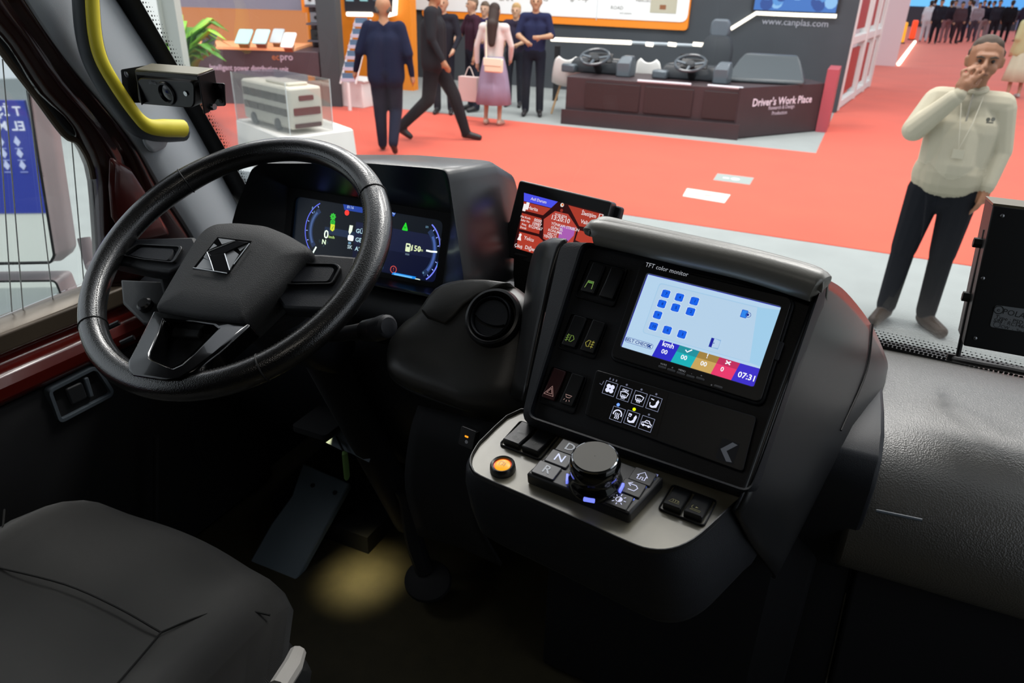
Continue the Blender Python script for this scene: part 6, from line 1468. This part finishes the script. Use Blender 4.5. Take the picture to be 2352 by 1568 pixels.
    if hair == 'short': H += [(tuple(hd-lk*.03*k), .078*k, tuple(hd-V(0, 0, .035*k)-lk*.035*k), .062*k, 0)]
    if hair == 'long': H += [(tuple(hd-lk*.04*k), .085*k, tuple(J['neck']-lk*.09*k-V(0, 0, .02*k)), .085*k, 0), (tuple(J['neck']-lk*.10*k), .085*k, tuple(J['neck']-lk*.13*k-V(0, 0, .26*k)), .055*k, 0)]
    if hair == 'bald': H = [(tuple(hd+sd*s_*.074*k-lk*.03*k+V(0, 0, .0)), .022*k, tuple(hd+sd*s_*.055*k-lk*.062*k-V(0, 0, .04*k)), .02*k, 0) for s_ in (-1, 1)]
    skin_mesh('hair', H, [hm], t, .012, 3)
    if skirt:
        L_ = []
        for (z, rx, ry) in [(1.02, .145, .115), (.95, .175, .145), (.8, .20, .17), (.6, .235, .20), (.33, .275, .23)]:
            L_.append([V((rx+(.014*math.sin(i*1.5) if z < .9 else 0))*math.cos(2*math.pi*i/28), (ry+(.014*math.sin(i*1.5) if z < .9 else 0))*math.sin(2*math.pi*i/28), z)*k for i in range(28)])
        mesh('skirt', loft(L_, False), mats[2], t, solid=.006, raw=True)
    # eyes and brows
    for s_ in (-1, 1):
        e_ = hd+lk*.079*k+sd*s_*.032*k+V(0, 0, .012*k)
        mesh('eye', sphere(e_, .011*k, 8, 6), mat('eye_dark', '#1c1410', .3), t, raw=True)
    return t, J, k
W_S = '#b08468'
# --- walking man in a navy suit, seen from behind
P = AZ(895, 352, 0)
person('bald man in a dark navy suit walking away over the red carpet', P, 28, ('#a87858', '#1c2036', '#1b1d2e', '#14141a', '#4a4038'),
       dict(kneeL=(-.10, .10, .50), ankL=(-.09, .10, .10), toeL=(-.10, .25, .035), kneeR=(.09, .10, .50), ankR=(.07, -.22, .17), toeR=(.08, -.12, .05), elL=(-.29, -.02, 1.16), wrL=(-.36, .10, .95), elR=(.27, -.06, 1.15), wrR=(.30, .0, .92)), 1.80, hair='bald', jacket=True, slim=1.22)
# --- striding man in a black jacket
P = AZ(1000, 322, 0)
person('tall man in an open black jacket striding to the right', P, -70, ('#a07050', '#26262a', '#1c1a1e', '#141416', '#2a2018'),
       dict(hipL=(-.09, 0, .90), kneeL=(-.09, .22, .52), ankL=(-.09, .36, .10), toeL=(-.09, .53, .04), kneeR=(.09, -.06, .48), ankR=(.09, -.40, .16), toeR=(.09, -.29, .05), elL=(-.25, -.10, 1.17), wrL=(-.26, .0, .93), elR=(.25, .02, 1.17), wrR=(.28, .15, .95)), 1.97, jacket=True, slim=1.2)
# --- woman in lilac skirt
P = AZ(1132, 288, 0)
wt, J_, k_ = person('long-haired woman in a pale top and lilac skirt, seen from behind', P, 10, ('#b08a70', '#d4ccc8', '#9488a0', '#b0988a', '#2c1c16'),
       dict(elL=(-.27, .0, 1.16), wrL=(-.28, .06, .92), elR=(.26, .04, 1.17), wrR=(.22, .16, 1.0)), 1.70, hair='long', skirt=True, slim=.88, jacket=False)
bg = thing('handbag', 'cream handbag hanging at the woman\'s hip', 'bag', P+V(.14, -.27, .80))
b0 = P+V(.14, -.29, .80)
mesh('pouch', loft([[b0+V(x, y, z) for x, y in [(-.14, -.04), (.14, -.04), (.14, .04), (-.14, .04)]] for z in (0, .19)]), mat('cream_leather', '#ece2c4', .5), bg, bevel=.02); mesh('flap', loft([[b0+V(x, y, z) for x, y in [(-.145, -.05), (.145, -.05), (.145, -.04), (-.145, -.04)]] for z in (.09, .195)]), mat('cream_leather2', '#f2ead0', .5), bg, bevel=.008)
mesh('strap', tube(smooth([b0+V(-.13, .02, .18), P+V(-.05, -.16, 1.25), P+V(-.12, -.02, 1.47)], 5), .007, 6), mat('cream_leather', '#ece2c4', .5), bg)
sb = thing('shopping_bag', 'pale pink paper bag carried beside the woman', 'bag', AZ(1078, 235, .15)); b0 = AZ(1078, 232, .30)
mesh('bag', loft([[b0+V(x, y, z) for x, y in [(-.16, -.06), (.16, -.06), (.16, .06), (-.16, .06)]] for z in (0, .36)]), mat('paper_pink', '#c8b0ac', .7), sb, bevel=.005); mesh('handle', tube(smooth([b0+V(-.08, 0, .36), b0+V(0, 0, .50), b0+V(.08, 0, .36)], 5), .006, 6), mat('paper_cord', '#e8dcd4', .7), sb)
# --- visitors standing behind
gp = 'visitors talking in the dark booth'
person('man in navy with folded forearms standing beside the white chair', AZ(1222, 266, 0), 200, ('#b08a6c', '#232845', '#1a1d28', '#141418', '#1e1814'), dict(elL=(-.26, .06, 1.17), wrL=(-.10, .24, 1.16), elR=(.26, .06, 1.17), wrR=(.12, .26, 1.10)), 1.84, group=gp, sleeves=False)
person('blond visitor in dark clothes half hidden beside the navy man', AZ(1180, 245, 0), 190, ('#c09a7c', '#2c2838', '#20222c', '#141418', '#b09060'), dict(wrL=(-.12, .2, 1.1), elL=(-.25, .04, 1.16)), 1.66, group=gp, sleeves=False)
person('visitor with a plum top and bare forearms in the middle of the group', AZ(1085, 255, 0), 140, ('#bc9478', '#3a2230', '#1e2230', '#141418', '#6a5a4a'), dict(elR=(.28, .08, 1.18), wrR=(.20, .30, 1.05), elL=(-.26, .02, 1.15)), 1.76, group=gp, sleeves=False)
person('visitor in dark clothes with a pale bag right behind the striding man', AZ(1020, 262, 0), 200, ('#b48c70', '#22222a', '#1c1e28', '#141418', '#4a3c30'), dict(elL=(-.26, .06, 1.16), wrL=(-.2, .22, 1.0)), 1.78, group=gp)
person('visitor looking down in a dark blue top behind the long-haired woman', AZ(1112, 236, 0), 185, ('#bc9880', '#2c2448', '#1e2230', '#141418', '#5a4a3c'), dict(elL=(-.25, .05, 1.16), wrL=(-.1, .22, 1.12)), 1.66, group=gp, sleeves=False)
# --- far crowd in the aisle
cr_ = 'people crowding the far end of the red aisle'
far = [((2118, 97), '#d4d8e0', '#c8ccd4', 'person in pale clothes at the left of the far crowd', 1.7), ((2140, 101), '#22222c', '#1c1c24', 'person in a dark suit second from the left in the far crowd', 1.78), ((2163, 99), '#2a2630', '#8a6a70', 'person in a dark jacket and mauve trousers in the far crowd', 1.74), ((2188, 101), '#4a3a40', '#3a2c34', 'person in dull plum in the middle of the far crowd', 1.7), ((2205, 98), '#181a24', '#2a2430', 'person in black in the middle of the far crowd', 1.8), ((2228, 97), '#8c8088', '#4a4450', 'person in grey right of the middle of the far crowd', 1.68), ((2248, 96), '#1c1a26', '#9a8c90', 'person in a black top and light trousers in the far crowd', 1.74), ((2272, 98), '#2a2a34', '#24242c', 'person in dark clothes above the near man\'s head', 1.8), ((2300, 100), '#16161c', '#16161c', 'person in black behind the hooded figure', 1.8), ((2335, 96), '#2c2838', '#1c1c24', 'person in dark violet at the far right', 1.76)]
far += [((2128, 88), '#3a3440', '#5a5460', 'person in grey-violet at the back left of the far crowd', 1.75), ((2175, 88), '#8c8890', '#2a2630', 'person in light grey at the back of the far crowd', 1.72), ((2215, 88), '#c0bcc4', '#3a3640', 'person in a white top at the back of the far crowd', 1.7), ((2240, 86), '#3c2c50', '#1c1c24', 'person in purple at the back of the far crowd', 1.74), ((2262, 87), '#a09aa4', '#8c7c84', 'person in beige-grey at the back right of the far crowd', 1.72)]
for i, (px_, a_, b_, lab, h_) in enumerate(far):
    person(lab, AZ(*px_, 0), [0, 170, 20, 200, 90, 160, 10, 185, 0, 30][i % 10], ('#b08a70', a_, b_, '#141418', '#2a2018'), dict(elL=(-.25, .05, 1.15), wrL=(-.2, .15, .95)) if i % 2 else {}, h_, voxel=.03, group=cr_, slim=1.15)
P = AZ(2322, 225, 0)
person('figure in a pale yellow-green hooded robe behind the near man', P, 20, ('#b08a70', '#b4b68c', '#c2c6ae', '#a8a8a8', '#b4b68c'), dict(), 1.82, voxel=.02, hair='long', skirt=True, jacket=True, slim=1.25)

# --- near man in a pale sweatshirt
P = V(.555, 5.22, 0)
man = thing('person', 'man in a pale beige sweatshirt touching his nose, dark trousers and brown shoes', 'person', P)
mats = [mat('skin_near', '#8f6145', .5, bump=.15, bscale=150), mat('sweatshirt', '#b4ad98', .9, bump=.5, bscale=26), mat('dark_jeans', '#15171c', .92, spec=.12, bump=.35, bscale=40), mat('brown_shoe', '#2e2117', .5, spec=.3, bump=.2, bscale=60), mat('knit_cuff', '#a8a18c', .9, bump=.4, bscale=300)]
B = []
def add(p, r, q, s, m): B.append((p, r, q, s, m))
# he faces the bus (-y): his right side is at -x in the picture
add((-.06, 0, 1.02), .125, (-.07, -.005, 1.28), .122, 1); add((.06, 0, 1.02), .125, (.08, -.005, 1.28), .122, 1)
add((0, -.055, 1.08), .135, (0, -.04, 1.24), .12, 1); add((-.075, 0, 1.28), .12, (-.06, .0, 1.40), .082, 1); add((.085, 0, 1.28), .12, (.07, 0, 1.40), .082, 1)
add((-.155, 0, 1.43), .078, (.165, 0, 1.425), .078, 1); add((0, .0, 1.44), .07, (.01, .0, 1.50), .062, 1)
# hips and legs
add((-.06, 0, .95), .125, (-.075, 0, .90), .115, 2); add((.06, 0, .95), .125, (.075, 0, .90), .115, 2)
add((-.04, 0, .86), .10, (.04, 0, .86), .10, 2); add((-.095, 0, .90), .108, (-.13, -.02, .52), .078, 2); add((-.13, -.02, .52), .072, (-.14, .02, .11), .062, 2)
add((.095, 0, .90), .108, (.09, -.03, .52), .078, 2); add((.09, -.03, .52), .072, (.10, .02, .11), .062, 2)
# shoes
add((-.14, .03, .06), .052, (-.20, -.14, .040), .040, 3); add((-.14, .05, .04), .042, (-.20, -.13, .034), .040, 3)
add((.10, .03, .06), .052, (.20, -.13, .040), .040, 3); add((.10, .05, .04), .042, (.20, -.12, .034), .040, 3)
# right arm (picture left) raised, hand at the nose
add((-.165, 0, 1.42), .080, (-.250, -.10, 1.265), .070, 1); add((-.250, -.10, 1.265), .070, (-.095, -.20, 1.468), .048, 1); add((-.100, -.197, 1.462), .044, (-.080, -.205, 1.486), .041, 4)
# left arm hanging, forearm to the hip
add((.175, 0, 1.41), .076, (.235, .015, 1.17), .064, 1); add((.235, .015, 1.17), .062, (.215, -.05, .985), .046, 1); add((.217, -.045, .995), .044, (.213, -.055, .965), .042, 4)
# hem
for hz in (.995, .975):
    add((-.075, -.005, hz+.02), .126, (.075, -.005, hz+.02), .126, 4); add((-.05, -.055, hz+.02), .115, (.05, -.055, hz+.02), .115, 4)
# neck and head: turned a little to his left, tilted down
add((.01, .0, 1.49), .055, (.015, -.01, 1.57), .052, 0)
hd = V(.02, -.02, 1.655)
add(tuple(hd+V(0, .018, .04)), .090, tuple(hd+V(0, .0, -.005)), .082, 0); add(tuple(hd+V(0, -.015, -.03)), .070, tuple(hd+V(-.004, -.042, -.095)), .044, 0)
add(tuple(hd+V(-.03, -.055, -.035)), .036, tuple(hd+V(.03, -.055, -.035)), .036, 0); add(tuple(hd+V(-.035, -.066, .03)), .022, tuple(hd+V(.035, -.066, .03)), .022, 0)
add(tuple(hd+V(-.002, -.088, .008)), .012, tuple(hd+V(-.006, -.108, -.022)), .017, 0); add(tuple(hd+V(-.02, -.086, -.062)), .013, tuple(hd+V(.02, -.086, -.062)), .013, 0)
for sx in (-1, 1): add(tuple(hd+V(sx*.088, .01, .014)), .016, tuple(hd+V(sx*.086, .004, -.02)), .013, 0)
# right hand at the nose: palm, bent fingers, thumb
w_ = V(-.080, -.205, 1.486); pm = V(-.048, -.185, 1.582)
add(tuple(w_), .028, tuple(w_.lerp(pm, .6)), .034, 0); add(tuple(w_.lerp(pm, .5)+V(-.02, 0, 0)), .026, tuple(pm+V(-.025, .0, .0)), .020, 0); add(tuple(w_.lerp(pm, .5)+V(.012, 0, 0)), .026, tuple(pm+V(.012, 0, -.01)), .020, 0)
for (o_, kx, kz, tx, tz) in [(-.036, -.012, .040, .030, .058), (-.014, .002, .048, .046, .060), (.010, .016, .046, .056, .046), (.030, .026, .034, .058, .026)]:
    a_ = pm+V(o_, 0, -.012); b_ = a_+V(kx+.004, .012, kz); c_ = pm+V(tx*.9+o_*.4, .052, tz)
    add(tuple(a_), .0105, tuple(b_), .0098, 0); add(tuple(b_), .0098, tuple(c_), .0085, 0)
add(tuple(w_+V(.02, .01, .03)), .013, tuple(pm+V(.045, .02, -.045)), .011, 0); add(tuple(pm+V(.045, .02, -.045)), .011, tuple(pm+V(.060, .045, -.012)), .009, 0)
# left hand, relaxed by the hip
w_ = V(.213, -.055, .965); pm = V(.205, -.07, .90)
add(tuple(w_), .028, tuple(pm), .036, 0); add(tuple(w_+V(0, .012, 0)), .024, tuple(pm+V(0, .026, -.004)), .024, 0)
for i, (o_, ln) in enumerate([(-.030, .060), (-.010, .072), (.012, .068), (.032, .052)]):
    a_ = pm+V(-.004, o_, -.024); b_ = a_+V(-.012, -.004, -ln*.5); c_ = b_+V(-.024, .0, -ln*.42); add(tuple(a_), .0105, tuple(b_), .0098, 0); add(tuple(b_), .0098, tuple(c_), .0085, 0)
add(tuple(w_+V(-.01, -.025, -.02)), .013, tuple(pm+V(-.02, -.042, -.028)), .0105, 0); add(tuple(pm+V(-.02, -.042, -.028)), .0105, tuple(pm+V(-.030, -.036, -.055)), .009, 0)
skin_mesh('body', B, mats, man, .0065, 4, .5)
hm = mat('hair_brown_grey', '#43352a', .75, bump=.6, bscale=150)
H = [(tuple(hd+V(0, .03, .06)), .086, tuple(hd+V(0, .045, .02)), .080, 0), (tuple(hd+V(-.035, .0, .090)), .036, tuple(hd+V(.04, .0, .090)), .036, 0), (tuple(hd+V(0, .045, 0)), .074, tuple(hd+V(0, .05, -.05)), .052, 0)]
for sx in (-1, 1): H.append((tuple(hd+V(sx*.076, .01, .05)), .020, tuple(hd+V(sx*.080, .008, .012)), .010, 0))
skin_mesh('hair', H, [hm], man, .008, 3)
for sx in (-1, 1):
    e_ = hd+V(sx*.033, -.082, .008)
    mesh('eye', sphere(e_+V(0, .003, 0), .0095, 10, 8), mat('eye_dark', '#1c1410', .3), man, raw=True)
    mesh('eyebrow', tube([hd+V(sx*.014, -.092, .026), hd+V(sx*.035, -.091, .032), hd+V(sx*.055, -.078, .026)], [.004, .006, .003], 6), hm, man, raw=True)
mesh('mouth', tube([hd+V(-.024, -.098, -.062), hd+V(0, -.1025, -.061), hd+V(.024, -.098, -.062)], [.002, .004, .002], 6), mat('lips', '#5c3428', .5), man, raw=True)
mesh('collar', tube([V(.01+.062*math.cos(a), -.002+.058*math.sin(a), 1.505+.012*math.sin(a)) for a in np.linspace(0, 2*math.pi, 21)[:-1]], .016, 8, True), mats[1], man, raw=True)
mesh('zip', tube([V(.005, -.062, 1.495), V(.0, -.105, 1.42), V(0, -.135, 1.34)], .005, 6), mat('zip_grey', '#8c887c', .5), man, raw=True)
ly = thing('lanyard', 'thin white lanyard with a badge around the near man\'s neck', 'lanyard', P+V(0, -.13, 1.2))
mesh('cord', tube([P+V(-.05, -.06, 1.47), P+V(-.028, -.145, 1.33), P+V(-.004, -.195, 1.19), P+V(.035, -.145, 1.33), P+V(.06, -.06, 1.47)], .0025, 6), mat('cord_cream', '#cfc9b6', .7), ly)
mesh('badge', wbox(P.x-.030, P.x+.030, P.y-.203, P.y-.199, 1.14, 1.19), mat('badge_card', '#bdb6a0', .4), ly)
G = Graphic(Frame(P+V(.115, -.138, 1.36), (1, .35, 0), (0, .1, 1)), .004, matte=True, step=3e-4); G.disc(-.012, 0, .012, '#5c5a50'); G.disc(.014, .002, .012, '#6c6a60'); G.rect(-.02, .02, -.02, -.012, '#5c5a50'); lg = G.build('chest_logo'); lg.parent = man; lg.location = -P
